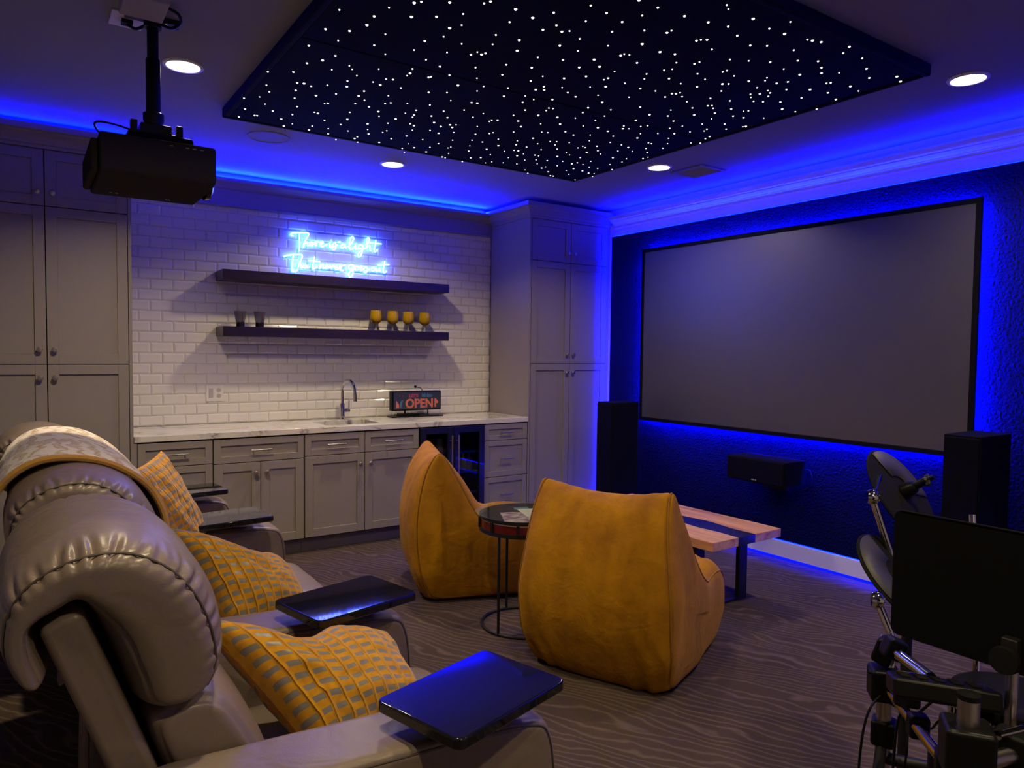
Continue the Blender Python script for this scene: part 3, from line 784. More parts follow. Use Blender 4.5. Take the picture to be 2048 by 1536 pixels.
M['can_red'] = mat('red_can', (0.35, 0.03, 0.02), 0.3, 0.4)
M['bottle_yellow'] = mat('yellow_bottle', (0.60, 0.42, 0.04), 0.2)
M['bottle_pale'] = mat('pale_bottle', (0.45, 0.40, 0.34), 0.25)
def bottle(x, y, z, h, r, mt, label):
    bm = B(); lathe(bm, [(r*0.9, 0.0), (r, 0.006), (r, h*0.58), (r*0.85, h*0.68), (r*0.36, h*0.80), (r*0.34, h*0.97), (r*0.38, h*0.975), (r*0.38, h)], 18, (0, 0, 0))
    o = obj('bottle', bm, mt, smooth=True); o.location = (x, y, z); return tag(o, label, 'bottle', 'bottles in the drinks fridge')
def can(x, y, z, mt, label):
    bm = B(); lathe(bm, [(0.027, 0.0), (0.032, 0.006), (0.032, 0.105), (0.027, 0.118), (0.026, 0.116)], 18)
    o = obj('drink_can', bm, mt, smooth=True); o.location = (x, y, z); return tag(o, label, 'can', 'cans in the drinks fridge')
bottle(2.405, -0.54, 0.4785, 0.15, 0.026, M['bottle_pale'], 'pale bottle at the left on the shelf behind the right fridge door')
bottle(2.470, -0.55, 0.4785, 0.15, 0.030, M['bottle_yellow'], 'yellow drink bottle on the shelf behind the right fridge door')
bottle(2.545, -0.52, 0.4785, 0.15, 0.028, M['bottle_pale'], 'pale bottle at the right on the shelf behind the right fridge door')
can(2.105, -0.54, 0.6435, M['can_red'], 'red can at the left on the top shelf behind the left fridge door')
can(2.180, -0.52, 0.6435, M['can_red'], 'red can in the middle of the top shelf behind the left fridge door')
can(2.250, -0.54, 0.6435, M['bottle_pale'], 'pale can at the right on the top shelf behind the left fridge door')
can(2.255, -0.54, 0.4785, M['can_red'], 'red can on the middle shelf behind the left fridge door')

# floating shelves
for zt, lab in ((2.056, 'upper dark wood floating shelf below the blue neon lettering'), (1.644, 'lower dark wood floating shelf carrying the glasses')):
    bm = B(); box(bm, 0.628, 2.492, -0.257, -0.0152, zt-0.072, zt)
    tag(obj('floating_shelf', bm, M['walnut_shelf'], bevel=0.003), lab, 'shelf', 'floating shelves')

# smoked tumblers and yellow goblets
def tumbler(x, y, label, group='smoked tumblers on the lower shelf'):
    t = thing('tumbler', label, 'glass', (x, y, 1.6445), group=group)
    bm = B(); lathe(bm, [(0.032, 0.034), (0.045, 0.118), (0.043, 0.118), (0.0305, 0.036)], 28, cap=False); obj('bowl', bm, M['smoke'], t, smooth=True)
    bm = B(); lathe(bm, [(0.027, 0.0), (0.029, 0.003), (0.0325, 0.036), (0.0001, 0.038)], 28); obj('base', bm, M['wine'], t, smooth=True)
    bm = B(); tube(bm, [(0.012, -0.006, 0.04), (0.020, -0.010, 0.07), (0.012, -0.012, 0.105)], [0.006, 0.007, 0.003], 8); obj('stirrer', bm, M['red_print'], t, smooth=True)
tumbler(0.778, -0.13, 'smoked tumbler with dark base at the left end of the lower shelf')
tumbler(0.920, -0.13, 'smoked tumbler with dark base second from the left on the lower shelf')
gl = ['yellow goblet on clear stem, leftmost of the four on the lower shelf', 'yellow goblet on clear stem, second from left of the four', 'yellow goblet on clear stem, third from left of the four', 'yellow goblet on clear stem, rightmost of the four on the lower shelf']
g0 = None
for x, lab in zip((1.865, 2.018, 2.163, 2.320), gl):
    if g0 is None:
        g0 = thing('goblet', lab, 'glass', (x, -0.13, 1.6445), group='yellow goblets on the lower shelf')
        bm = B(); lathe(bm, [(0.0001, 0.055), (0.020, 0.058), (0.040, 0.072), (0.050, 0.096), (0.050, 0.120), (0.042, 0.168), (0.040, 0.168), (0.047, 0.120), (0.047, 0.098), (0.036, 0.076), (0.0001, 0.066)], 32, cap=False); obj('bowl', bm, M['yellow_glass'], g0, smooth=True)
        bm = B(); lathe(bm, [(0.036, 0.0), (0.034, 0.003), (0.010, 0.010), (0.006, 0.025), (0.007, 0.045), (0.016, 0.0552)], 24); obj('stem', bm, M['stem'], g0, smooth=True)
    else: dup(g0, (x, -0.13, 1.6445), 0, lab)

# outlet plate
t = thing('wall_outlet', 'white double outlet and switch plate on the tile wall', 'outlet', (0.618, -0.0152, 1.146))
bm = B(); box(bm, -0.062, 0.062, -0.006, 0, -0.062, 0.062); obj('cover_plate', bm, M['white'], t, bevel=0.002)
bm = B(); box(bm, -0.043, -0.012, -0.009, -0.006, -0.034, 0.034); obj('rocker_switch', bm, M['grout'], t, bevel=0.001)
for zz in (-0.022, 0.022):
    bm = B(); lathe(bm, [(0.015, 0.006), (0.016, 0.0085), (0.0001, 0.009)], 20, (0.028, 0, zz), RX); obj('socket', bm, M['grout'], t, smooth=True)

# neon lettering
NEON = [('There', ['1207,2375 1189,2377 1186,2388 1203,2397 1241,2402 1279,2408 1312,2411 1328,2406 1323,2384 1309,2361 1295,2335 1284,2307 1279,2291 1287,2307 1301,2325 1315,2332 1320,2321 1318,2307 1329,2310 1351,2324 1359,2337 1348,2340 1337,2328 1340,2313 1356,2312 1373,2329 1384,2349 1391,2340 1384,2311', '1254,2401 1253,2358 1252,2304 1250,2258', '1385,2327 1396,2343 1412,2349', '1418,2323 1446,2343 1442,2353 1426,2345 1421,2325 1432,2312 1455,2317 1480,2336']), ('is', ['1504,2355 1500,2321 1509,2314 1520,2328 1549,2356 1552,2331 1549,2303 1532,2296 1516,2307 1532,2318 1555,2326 1569,2339', '1515,2374 1516,2369', '1572,2358 1593,2367']), ('a', ['1631,2343 1613,2345 1596,2330 1599,2316 1619,2321 1634,2344 1634,2322 1645,2324']), ('light', ['1654,2330 1684,2360 1705,2396 1702,2415 1687,2414 1672,2382 1666,2336 1675,2312 1696,2316 1723,2347 1720,2316 1735,2320 1752,2338', '1728,2366 1730,2361', '1786,2353 1767,2357 1746,2341 1749,2321 1774,2329 1789,2353 1783,2313 1771,2272 1753,2254 1741,2267 1753,2290 1786,2319 1816,2341 1840,2392 1843,2418 1828,2419 1822,2390 1813,2333 1828,2348 1849,2353 1846,2319 1859,2314', '1904,2409 1895,2363 1886,2322 1896,2309 1913,2319 1915,2330', '1849,2381 1901,2381 1954,2381']), ('That', ['1138,2202 1134,2208 1159,2218 1203,2227 1246,2232 1273,2231 1276,2214 1262,2186 1249,2153 1238,2114 1227,2100 1210,2093 1197,2101 1195,2116 1197,2170 1205,2225', '1238,2114 1249,2146 1262,2159 1267,2143 1265,2127 1276,2128 1284,2131', '1309,2149 1290,2148 1283,2134 1298,2129 1312,2150 1315,2131 1331,2135', '1376,2225 1367,2184 1359,2145 1362,2126 1379,2133 1393,2147', '1328,2189 1373,2192 1421,2191']), ('never', ['1421,2166 1415,2133 1441,2166 1449,2152 1446,2138 1460,2142 1483,2163 1478,2170 1466,2159 1472,2140 1495,2147 1505,2164 1512,2140 1532,2166 1544,2153 1561,2157 1558,2168 1546,2156 1552,2137 1575,2142 1587,2172 1597,2162 1590,2134 1619,2133', '1593,2154 1613,2172 1637,2177']), ('goes', ['1702,2179 1681,2183 1663,2165 1669,2149 1693,2159 1705,2182 1702,2137 1690,2097 1675,2084 1661,2098 1669,2121 1696,2142 1723,2155', '1741,2174 1723,2170 1720,2150 1738,2145 1750,2163 1741,2174', '1747,2153 1777,2168 1774,2179 1762,2170 1765,2147 1789,2152 1816,2179 1826,2146 1816,2128 1796,2134 1816,2145 1850,2156']), ('out', ['1887,2176 1865,2169 1868,2149 1890,2153 1893,2174 1884,2176', '1908,2175 1905,2152 1921,2150 1936,2177 1933,2154 1949,2155', '1986,2241 1977,2197 1968,2156 1977,2140 1995,2148 2000,2157', '1921,2199 1977,2206 2027,2213'])]
nt = thing('neon_sign', 'blue-white neon script sign reading There is a light That never goes out', 'neon sign', (0, 0, 0))
for word, strokes in NEON:
    bm = B()
    for s in strokes:
        pts = [(int(a)/1000, -0.040, int(b_)/1000) for a, b_ in (q.split(',') for q in s.split())]
        P = catmull(pts, 5)
        tube(bm, P, 0.0046, 8)
    # tiny stand-off behind the first stroke
    a, b_ = strokes[0].split()[len(strokes[0].split())//2].split(',')
    o = obj('neon_word', bm, M['neon'], nt, smooth=True, weld=False, angle=0)
    bm = B()
    for s in strokes:
        pts = [(int(c)/1000, -0.0315, int(d_)/1000) for c, d_ in (q.split(',') for q in s.split())]
        tube(bm, catmull(pts, 5), 0.0034, 6)
    obj('added_halo_tube', bm, M['halo_emitter'], o, smooth=True, weld=False, angle=0, label='added blue emitter behind the white script, lighting the wall')
    bm = B(); cyl(bm, (int(a)/1000, -0.036, int(b_)/1000), (int(a)/1000, -0.0145, int(b_)/1000), 0.003, 8); obj('stand_off', bm, M['white'], o)

# OPEN sign box on the counter
t = thing('open_sign', 'black light-box sign reading OPEN standing on the counter', 'sign', (2.226, -0.150, 0.9145))
RF = Matrix.Rotation(PI/2, 3, 'X')
bm = B(); box(bm, -0.234, 0.234, -0.030, 0.030, 0.055, 0.222); obj('sign_box', bm, M['black'], t, bevel=0.006)
bm = B(); box(bm, -0.218, 0.222, -0.033, -0.0305, 0.066, 0.212); obj('sign_face', bm, M['sign_face'], t)
bm = B(); box(bm, -0.245, 0.245, -0.055, 0.05, 0.0, 0.008); box(bm, -0.16, 0.02, -0.04, 0.03, 0.008, 0.030); obj('base', bm, M['black'], t, bevel=0.002, weld=False)
bm = B(); cyl(bm, (0.12, 0, 0.008), (0.12, 0, 0.056), 0.006); cyl(bm, (-0.10, 0, 0.03), (-0.10, 0, 0.056), 0.008); obj('leg', bm, M['black_metal'], t)
text_obj('lettering', 'OPEN', 0.104, M['orange_print'], t, (0.022, -0.0335, 0.112), RF, 0.001, 0.0035, 0.98)
text_obj('lettering', "LET'S", 0.036, M['red_print'], t, (-0.035, -0.0335, 0.181), RF, 0.001, 0.002, 1.1)
bm = B()
for q, (dx, hh) in enumerate(((0.045, 0.028), (0.056, 0.02), (0.066, 0.03), (0.080, 0.024), (0.094, 0.026), (0.108, 0.022), (0.122, 0.020), (0.136, 0.014))):
    box(bm, dx, dx+0.008, -0.0345, -0.033, 0.172, 0.172+hh)
box(bm, 0.045, 0.144, -0.0345, -0.033, 0.168, 0.173)
bm2 = B()
for (a, b_, c, d) in ((-0.168, -0.158, 0.178, 0.186), (-0.138, -0.132, 0.178, 0.184)): box(bm2, a, b_, -0.0345, -0.033, c, d)
obj('graphic', bm, M['teal_print'], t, weld=False); obj('graphic', bm2, M['red_print'], t, weld=False)
bm = B(); prism(bm, [(-0.198, 0), (-0.170, 0), (-0.172, 0.03), (-0.196, 0.062)], 0, 0.001); bmesh.ops.rotate(bm, verts=bm.verts, matrix=RF); bmesh.ops.translate(bm, verts=bm.verts, vec=(0, -0.0335, 0.080)); obj('graphic', bm, M['orange_print'], t)
bm = B(); prism(bm, [(-0.162, 0), (-0.150, 0), (-0.148, 0.03), (-0.132, 0.066), (-0.150, 0.062), (-0.158, 0.04)], 0, 0.001); bmesh.ops.rotate(bm, verts=bm.verts, matrix=RF); bmesh.ops.translate(bm, verts=bm.verts, vec=(0, -0.0335, 0.080)); obj('graphic', bm, M['teal_print'], t)
bm = B(); prism(bm, [(0.166, 0), (0.182, 0), (0.182, 0.030), (0.200, 0.034), (0.205, 0.050), (0.190, 0.062), (0.182, 0.076), (0.166, 0.076)], 0, 0.001); bmesh.ops.rotate(bm, verts=bm.verts, matrix=RF); bmesh.ops.translate(bm, verts=bm.verts, vec=(0, -0.0335, 0.078)); obj('graphic', bm, M['orange_print'], t)
bm = B(); P = catmull([(0.075, 0.02, 0.222), (0.055, 0.018, 0.245), (0.02, 0.012, 0.252), (0.005, 0.006, 0.256)], 5); tube(bm, P, 0.0035, 8); lathe(bm, [(0.0001, -0.012), (0.009, -0.009), (0.012, 0), (0.009, 0.009), (0.0001, 0.012)], 12, (0.0, 0.004, 0.258), cap=False); obj('microphone_stalk', bm, M['black'], t, smooth=True)

# ------------------------------------------------------------------ projection screen, speakers
SYA, SYB, SZ0, SZ1 = -1.140, -3.838, 0.897, 2.387
t = thing('projection_screen', 'wide grey projection screen in a thin black frame on the navy wall', 'screen', (3.94, (SYA+SYB)/2, (SZ0+SZ1)/2))
hw, hh = (SYA-SYB)/2, (SZ1-SZ0)/2
bw = 0.030
bm = B()
for (a, b_, c, d) in ((-hw, hw, hh-bw, hh), (-hw, hw, -hh, -hh+bw), (-hw, -hw+bw, -hh+bw, hh-bw), (hw-bw, hw, -hh+bw, hh-bw)):
    box(bm, -0.026, 0.0, a, b_, c, d)
obj('screen_frame', bm, M['frame_black'], t, bevel=0.003, weld=False)
bm = B(); box(bm, -0.019, -0.006, -hw+bw-0.003, hw-bw+0.003, -hh+bw-0.003, hh-bw+0.003); obj('screen_fabric', bm, M['screen'], t)
bm = B()
i_ = 0.045
for (a, b_, c, d) in ((-hw+i_, hw-i_, hh-i_-0.006, hh-i_), (-hw+i_, hw-i_, -hh+i_, -hh+i_+0.006), (-hw+i_, -hw+i_+0.006, -hh+i_+0.006, hh-i_-0.006), (hw-i_-0.006, hw-i_, -hh+i_+0.006, hh-i_-0.006)):
    box(bm, 0.0005, 0.010, a, b_, c, d)
obj('backlight_strip', bm, M['led_screen'], t, weld=False, label='blue backlight strip behind the frame')
bm = B()
for yy in (-hw*0.6, hw*0.6):
    box(bm, 0.0, 0.0165, yy-0.04, yy+0.04, 0.2, 0.3)
obj('wall_bracket', bm, M['black_metal'], t, weld=False)

def tower(x0, x1, y0, y1, h, label):
    cx, cy = (x0+x1)/2, (y0+y1)/2
    t = thing('tower_speaker', label, 'speaker', (cx, cy, 0), group='tower speakers beside the screen')
    bm = B(); box(bm, x0-cx, x1-cx, y0-cy, y1-cy, 0.025, h); obj('cabinet', bm, M['black_matte'], t, bevel=0.004)
    bm = B(); box(bm, x0-cx-0.012, x0-cx-0.0005, y0-cy+0.006, y1-cy-0.006, 0.06, h-0.012); obj('grille', bm, M['black_matte'], t, bevel=0.004)
    bm = B(); box(bm, x0-cx-0.015, x1-cx+0.015, y0-cy-0.015, y1-cy+0.015, 0.0, 0.0248); obj('plinth', bm, M['black'], t, bevel=0.003)
tower(3.452, 3.735, -1.320, -1.122, 1.07, 'tall black tower speaker left of the screen, in front of the right pantry')
tower(3.512, 3.862, -4.055, -3.870, 1.07, 'tall black tower speaker right of the screen, behind the drum kit')

t = thing('center_speaker', 'black center speaker on a wall bracket under the screen', 'speaker', (3.83, -2.53, 0.66))
bm = B(); box(bm, -0.125, 0.105, -0.243, 0.243, -0.083, 0.087); obj('cabinet', bm, M['black_matte'], t, bevel=0.005)
bm = B(); box(bm, -0.136, -0.1255, -0.237, 0.237, -0.077, 0.081); obj('grille', bm, M['black_matte'], t, bevel=0.004)
bm = B(); box(bm, 0.108, 0.126, -0.10, 0.10, -0.15, 0.06); box(bm, -0.05, 0.108, -0.09, -0.06, -0.105, -0.0835); box(bm, -0.05, 0.108, 0.06, 0.09, -0.105, -0.0835); obj('wall_bracket', bm, M['black_metal'], t, weld=False)
bm = B(); box(bm, -0.1375, -0.1362, -0.002, 0.022, -0.066, -0.058); box(bm, -0.1375, -0.1362, -0.017, -0.008, -0.067, -0.057); obj('badge', bm, M['grey_mark'], t, weld=False)
bm = B(); tube(bm, catmull([(0.107, -0.20, 0.0), (0.117, -0.262, 0.02), (0.117, -0.285, -0.04), (0.115, -0.270, -0.10), (0.115, -0.20, -0.14)], 6), 0.006, 8); obj('cable', bm, M['black'], t, smooth=True)

# ------------------------------------------------------------------ projector
PXc, PYc = -0.125, -2.511
t = thing('ceiling_projector', 'black projector hanging from a ceiling pole at upper left', 'projector', (PXc, PYc, CEIL))
t.scale = (1.023, 1.023, 1.023)
bm = B()
# side profile (y,z) extruded along x: slanted lower edge on the viewer's side
pr = [(-0.165, -0.655), (-0.18, -0.640), (-0.18, -0.525), (-0.170, -0.512), (0.27, -0.512), (0.285, -0.525), (0.285, -0.64), (0.27, -0.662), (0.0, -0.665)]
extrude_x(bm, pr, -0.200, 0.195)
obj('housing', bm, M['projector'], t, bevel=0.018, bseg=4)
bm = B(); box(bm, -0.227, -0.2005, -0.150, 0.265, -0.650, -0.535); obj('rear_panel', bm, M['projector'], t, bevel=0.010, bseg=3)
bm = B(); RY = Matrix.Rotation(PI/2, 3, 'Y'); lathe(bm, [(0.090, 0.0), (0.088, 0.018), (0.072, 0.026), (0.060, 0.022), (0.0001, 0.012)], 32, (0.1955, 0.05, -0.585), RY, cap=False); obj('lens', bm, M['gloss_black'], t, smooth=True)
bm = B(); box(bm, -0.105, 0.125, -0.12, 0.15, -0.5115, -0.478); obj('top_cover', bm, M['black_matte'], t, bevel=0.01)
bm = B(); box(bm, -0.030, 0.060, -0.128, -0.1205, -0.505, -0.482); box(bm, 0.068, 0.112, -0.128, -0.1205, -0.505, -0.486); obj('port_panel', bm, M['rubber'], t, weld=False)
bm = B()
for dx in (0.03, 0.085, 0.11, 0.135): box(bm, dx, dx+0.012, -0.1815, -0.1802, -0.533, -0.530)
for dx, dz in ((-0.14, 0), (-0.12, 0)): box(bm, dx, dx+0.010, 0.17, 0.178, -0.6662, -0.6652)
for q in (0, 0.010): obox(bm, (0.072+q, 0.19, -0.6660), (0.004, 0.028, 0.001), Matrix.Rotation(-0.4, 3, 'Z'))
obj('marking', bm, M['grey_mark'], t, weld=False)
bm = B(); box(bm, -0.075, 0.085, -0.05, 0.07, -0.4775, -0.455); box(bm, -0.05, 0.06, -0.035, 0.05, -0.455, -0.42)
for dx in (-0.075, 0.085): box(bm, dx-0.012, dx+0.012, -0.06, -0.03, -0.478, -0.42)
obj('mount_plate', bm, M['black_metal'], t, bevel=0.004, weld=False)
bm = B(); lathe(bm, [(0.030, -0.42), (0.038, -0.40), (0.038, -0.375), (0.028, -0.37)], 24); obj('swivel_collar', bm, M['black_metal'], t, smooth=True)
bm = B(); lathe(bm, [(0.0225, -0.38), (0.0265, -0.37), (0.0265, -0.17), (0.0255, -0.165), (0.021, -0.16), (0.021, -0.02)], 24); obj('pole', bm, M['black'], t, smooth=True)
bm = B(); box(bm, -0.095, 0.095, -0.022, 0.022, -0.020, -0.012); box(bm, -0.095, 0.095, -0.022, -0.016, -0.012, -0.0005); box(bm, -0.095, 0.095, 0.016, 0.022, -0.012, -0.0005); lathe(bm, [(0.032, -0.045), (0.032, -0.020)], 20)
obj('ceiling_bracket', bm, M['black_metal'], t, weld=False)
bm = B(); lathe(bm, [(0.0001, -0.005), (0.008, -0.004), (0.008, 0)], 12, (0.045, -0.012, -0.0205), cap=False); obj('bolt', bm, M['chrome'], t, smooth=True)
bm = B(); tube(bm, catmull([(0.0, 0.0, -0.478), (-0.09, -0.03, -0.455), (-0.17, -0.06, -0.452), (-0.205, -0.07, -0.462), (-0.200, -0.08, -0.49), (-0.17, -0.07, -0.508)], 6), 0.004, 8); obj('cable', bm, M['rubber'], t, smooth=True)
bm = B(); tube(bm, catmull([(0.03, -0.02, -0.03), (0.06, -0.06, -0.05), (0.085, -0.09, -0.035), (0.07, -0.13, -0.02), (0.02, -0.15, -0.012)], 6), 0.006, 8); obj('cable', bm, M['black'], t, smooth=True)
t = thing('ceiling_outlet', 'pale square outlet box on the ceiling beside the projector pole', 'outlet', (-0.207, -2.429, CEIL))
bm = B(); box(bm, -0.06, 0.06, -0.075, 0.075, -0.008, -0.0003); obj('cover_plate', bm, M['white'], t, bevel=0.003)
bm = B(); box(bm, -0.02, 0.02, -0.02, 0.02, -0.022, -0.0085); tube(bm, catmull([(0, 0, -0.02), (0.03, -0.01, -0.035), (0.058, -0.05, -0.03)], 5), 0.006, 8); obj('plug', bm, M['black'], t, weld=False)
t = thing('ceiling_junction_box', 'white surface junction box on the ceiling above the projector bracket', 'box', (-0.176, -2.685, CEIL))
bm = B(); box(bm, -0.075, 0.075, -0.09, 0.10, -0.05, -0.0003); obj('box_cover', bm, M['wall'], t, bevel=0.004)

# ------------------------------------------------------------------ bench
t = thing('slab_coffee_table', 'low wooden slab table with a black centre stripe and black steel legs', 'table', (2.82, -2.535, 0), math.radians(1.0))
hl, zt, zb = 0.62, 0.452, 0.402
def edge(y, ph): return 0.012*math.sin(y*7+ph) + 0.008*math.sin(y*17+ph*2)
def plank(bm, fx0, fx1):
    n = 30; ys = [-hl + 2*hl*k/n for k in range(n+1)]
    pts = [(fx0(y), y) for y in ys] + [(fx1(y), y) for y in reversed(ys)]
    prism(bm, pts[::-1], zb, zt)
e0 = lambda y: -0.310 + edge(y, 0.5)*0.2
e1 = lambda y: -0.075 + edge(y, 1.7)
e2 = lambda y: 0.070 + edge(y, 3.1)
e3 = lambda y: 0.310 + edge(y, 4.2)*0.2
for a, b_, mt, nm in ((e0, e1, 'slab', 'plank'), (e1, e2, 'epoxy', 'resin_stripe'), (e2, e3, 'slab', 'plank')):
    bm = B(); plank(bm, a, b_); obj(nm, bm, M[mt], t, bevel=0.002)
for yy in (-0.43, 0.43):
    bm = B()
    box(bm, -0.235, -0.160, yy-0.014, yy+0.014, 0.0, 0.4015); box(bm, 0.160, 0.235, yy-0.014, yy+0.014, 0.0, 0.4015)
    box(bm, -0.160, 0.160, yy-0.014, yy+0.014, 0.0, 0.012); box(bm, -0.160, 0.160, yy-0.014, yy+0.014, 0.389, 0.4015)
    obj('leg_frame', bm, M['black_metal'], t, bevel=0.002, weld=False)

# ------------------------------------------------------------------ round drum side table
t = thing('round_side_table', 'round side table with glass top over a red drum on thin black legs', 'side table', (1.665, -2.590, 0))
bm = B(); lathe(bm, [(0.0001, 0.612), (0.266, 0.612), (0.270, 0.616), (0.266, 0.620), (0.0001, 0.620)], 64, cap=False); obj('glass_top', bm, M['glass'], t, smooth=True)
bm = B()
lathe(bm, [(0.236, 0.525), (0.244, 0.525), (0.244, 0.545), (0.236, 0.545)], 56, cap=False); lathe(bm, [(0.236, 0.595), (0.244, 0.595), (0.244, 0.6115), (0.236, 0.6115), (0.236, 0.595)], 56, cap=False)
obj('hoop', bm, M['black_metal'], t, smooth=True, weld=False)
bm = B(); lathe(bm, [(0.232, 0.545), (0.238, 0.545), (0.238, 0.595), (0.232, 0.595)], 56, cap=False); obj('drum_shell', bm, M['red_shell'], t, smooth=True)
bm = B(); lathe(bm, [(0.2385, 0.588), (0.2392, 0.588), (0.2392, 0.5945), (0.2385, 0.5945)], 56, cap=False); obj('inlay_band', bm, M['cream'], t)
for k in range(10):
    a = 2*PI*k/10 + 0.2
    bm = B(); obox(bm, (0.244*math.cos(a), 0.244*math.sin(a), 0.568), (0.012, 0.014, 0.058), Matrix.Rotation(a, 3, 'Z')); obj('lug', bm, M['black_metal'], t, bevel=0.002)
bm = B(); lathe(bm, [(0.0001, 0.592), (0.231, 0.592), (0.231, 0.597), (0.0001, 0.597)], 48, cap=False); obj('drum_floor', bm, M['black_matte'], t)
for k in range(3):
    a = math.radians(200 + 120*k)
    bm = B(); cyl(bm, (0.225*math.cos(a), 0.225*math.sin(a), 0.008), (0.225*math.cos(a), 0.225*math.sin(a), 0.526), 0.0075, 12); obj('leg', bm, M['black_metal'], t, smooth=True)
bm = B(); tube(bm, [(0.225*math.cos(2*PI*k/56), 0.225*math.sin(2*PI*k/56), 0.008) for k in range(56)], 0.008, 10, True); obj('base_ring', bm, M['black_metal'], t, smooth=True)
def sheet(name, pts, z, mt, label):
    o_ = B(); prism(o_, pts, 0, 0.0015); o = obj(name, o_, mt); o.location = (1.665, -2.590, z); return tag(o, label, 'print', 'prints under the glass top')
sheet('art_print', [(-0.19, -0.10), (0.02, -0.20), (0.10, 0.02), (-0.08, 0.12)], 0.5975, M['art'], 'purple-red printed picture lying under the glass table top at left')
sheet('art_print', [(-0.02, -0.06), (0.17, -0.12), (0.20, 0.07), (0.04, 0.13)], 0.5995, M['cream'], 'cream printed page lying over the picture under the glass table top')
sheet('art_print', [(0.03, 0.13), (0.11, 0.10), (0.13, 0.15), (0.05, 0.18)], 0.5975, M['teal_print'], 'small dark print at the back under the glass table top')

# ------------------------------------------------------------------ yellow lounge chairs
from mathutils import noise as mnoise
def bean_chair(loc, rz, label, seed):
    t = thing('lounge_chair', label, 'chair', loc, rz, 'mustard velvet lounge chairs')
    prof = [(-.33, 0), (-.40, .05), (-.455, .18), (-.485, .36), (-.48, .52), (-.45, .66), (-.395, .775), (-.325, .838), (-.275, .835), (-.215, .775), (-.14, .68), (-.07, .57), (.00, .485), (.075, .445), (.18, .455), (.30, .445), (.41, .39), (.465, .28), (.465, .14), (.43, .03), (.36, 0), (.10, 0), (-.13, 0)]
    anch = [(-.25, .10), (-.27, .14), (-.28, .24), (-.28, .38), (-.28, .50), (-.28, .62), (-.295, .72), (-.305, .80), (-.295, .80), (-.27, .70), (-.25, .62), (-.22, .52), (-.12, .34), (.05, .25), (.16, .24), (.24, .23), (.27, .22), (.28, .2), (.28, .17), (.27, .12), (.24, .10), (.1, .10), (-.12, .10)]
    W = 0.388
    def warp(p):
        v = p.y/W; z = p.z
        f = 0.90 + 0.10*min(1, z/0.18) - 0.165*max(0.0, (z-0.40)/0.44)**1.25
        if p.x > 0.0: f *= 1.0 - 0.10*min(1, p.x/0.5)
        up = max(0.0, (z-0.63)/0.21)
        q = Vector((p.x, p.y*f, z + 0.045*up*(abs(v)**2.2) - 0.012*up*(1-abs(v)**2)))
        k = mnoise.noise(Vector((p.x*4+seed, p.y*4, z*2.2)))*0.010 + mnoise.noise(Vector((p.x*11+seed, p.y*11, z*5)))*0.004
        if z > 0.03: q += Vector((p.x+0.15, p.y*0.8, 0.0)).normalized()*k
        q.z = max(q.z, 0.0)
        return q
    def disp(u, y, p):
        g = -0.010*math.exp(-((abs(y)-0.955)/0.02)**2)
        fold = 0.006*math.sin(y*26 + 3*math.sin(p.z*9+seed))*(1 if p.x > 0.1 or p.z < 0.4 else 0.25)
        return g + fold*math.exp(-((abs(y)-0.5)/0.5)**2) + 0.012*(1-y*y)
    bm = B(); inflate(bm, prof, anch, W, 30, 6.0, 4, disp, warp=warp)
    body = obj('cushion_body', bm, M['velvet'], t, smooth=True, angle=0)
    # piped side seams following the outline of the back and seat
    for sg in (-1, 1):
        P = catmull([(a, 0, b_) for a, b_ in prof[1:20]], 4); A = catmull([(a, 0, b_) for a, b_ in anch[1:20]], 4)
        s = (1-0.955**6)**(1/6); pts = []
        for p, a_ in zip(P, A):
            q = a_ + (p-a_)*(s*0.985); q.y = sg*W*0.962
            pts.append(warp(q))
        bm = B(); tube(bm, pts, 0.0035, 6); obj('seam', bm, M['velvet_seam'], t, smooth=True)
    return t
bean_chair((1.900, -3.175, 0), math.radians(23), 'mustard velvet lounge chair seen from behind, nearer, right of the round table', 1.3)
bean_chair((1.84, -1.845, 0), math.radians(-21), 'mustard velvet lounge chair in side view, farther, left of the round table', 7.7)

# ------------------------------------------------------------------ leather recliners
LB = Vector((-0.459, 0.80)); LA = Vector((-0.342, 0.94)); LN = Vector((0.94, 0.342))
def st(s, t_):
    p = LB + LA*s + LN*t_
    return (p.x, p.y)
HEADP = [(-.05, .055), (-.085, .12), (-.075, .19), (-.02, .235), (.05, .255), (.13, .25), (.20, .225), (.26, .175), (.295, .11), (.305, .04), (.29, -.03), (.25, -.075), (.19, -.10), (.13, -.10), (.095, -.085), (.10, -.058), (.16, -.055), (.198, -.045), (.205, 0), (.198, .042), (.12, .05), (.03, .052)]
HEADA = [(-.02, .14), (-.03, .14), (-.03, .14), (-.02, .145), (.05, .15), (.12, .15), (.19, .13), (.235, .10), (.25, .07), (.255, .03), (.245, -.015), (.22, -.05), (.18, -.075), (.13, -.079), (.12, -.079), (.12, -.079), (.165, -.076), (.225, -.05), (.25, .01), (.245, .06), (.12, .15), (.04, .15)]
LUMP = [(-.46, .05), (-.47, .13), (-.44, .20), (-.34, .235), (-.22, .225), (-.12, .20), (-.075, .15), (-.07, .09), (-.09, .048), (-.25, .046)]
LUMA = [(-.38, .12), (-.38, .13), (-.38, .14), (-.32, .14), (-.22, .135), (-.15, .13), (-.14, .12), (-.14, .11), (-.16, .11), (-.25, .11)]
SEATP = [(-.33, .20), (-.34, .30), (-.33, .42), (-.24, .455), (.0, .462), (.25, .47), (.40, .465), (.50, .44), (.535, .37), (.52, .30), (.47, .27), (.2, .22), (-.1, .20)]
SEATA = [(-.24, .32), (-.24, .33), (-.24, .35), (-.2, .35), (.0, .345), (.25, .36), (.36, .36), (.41, .36), (.42, .36), (.41, .36), (.40, .35), (.2, .34), (-.1, .33)]
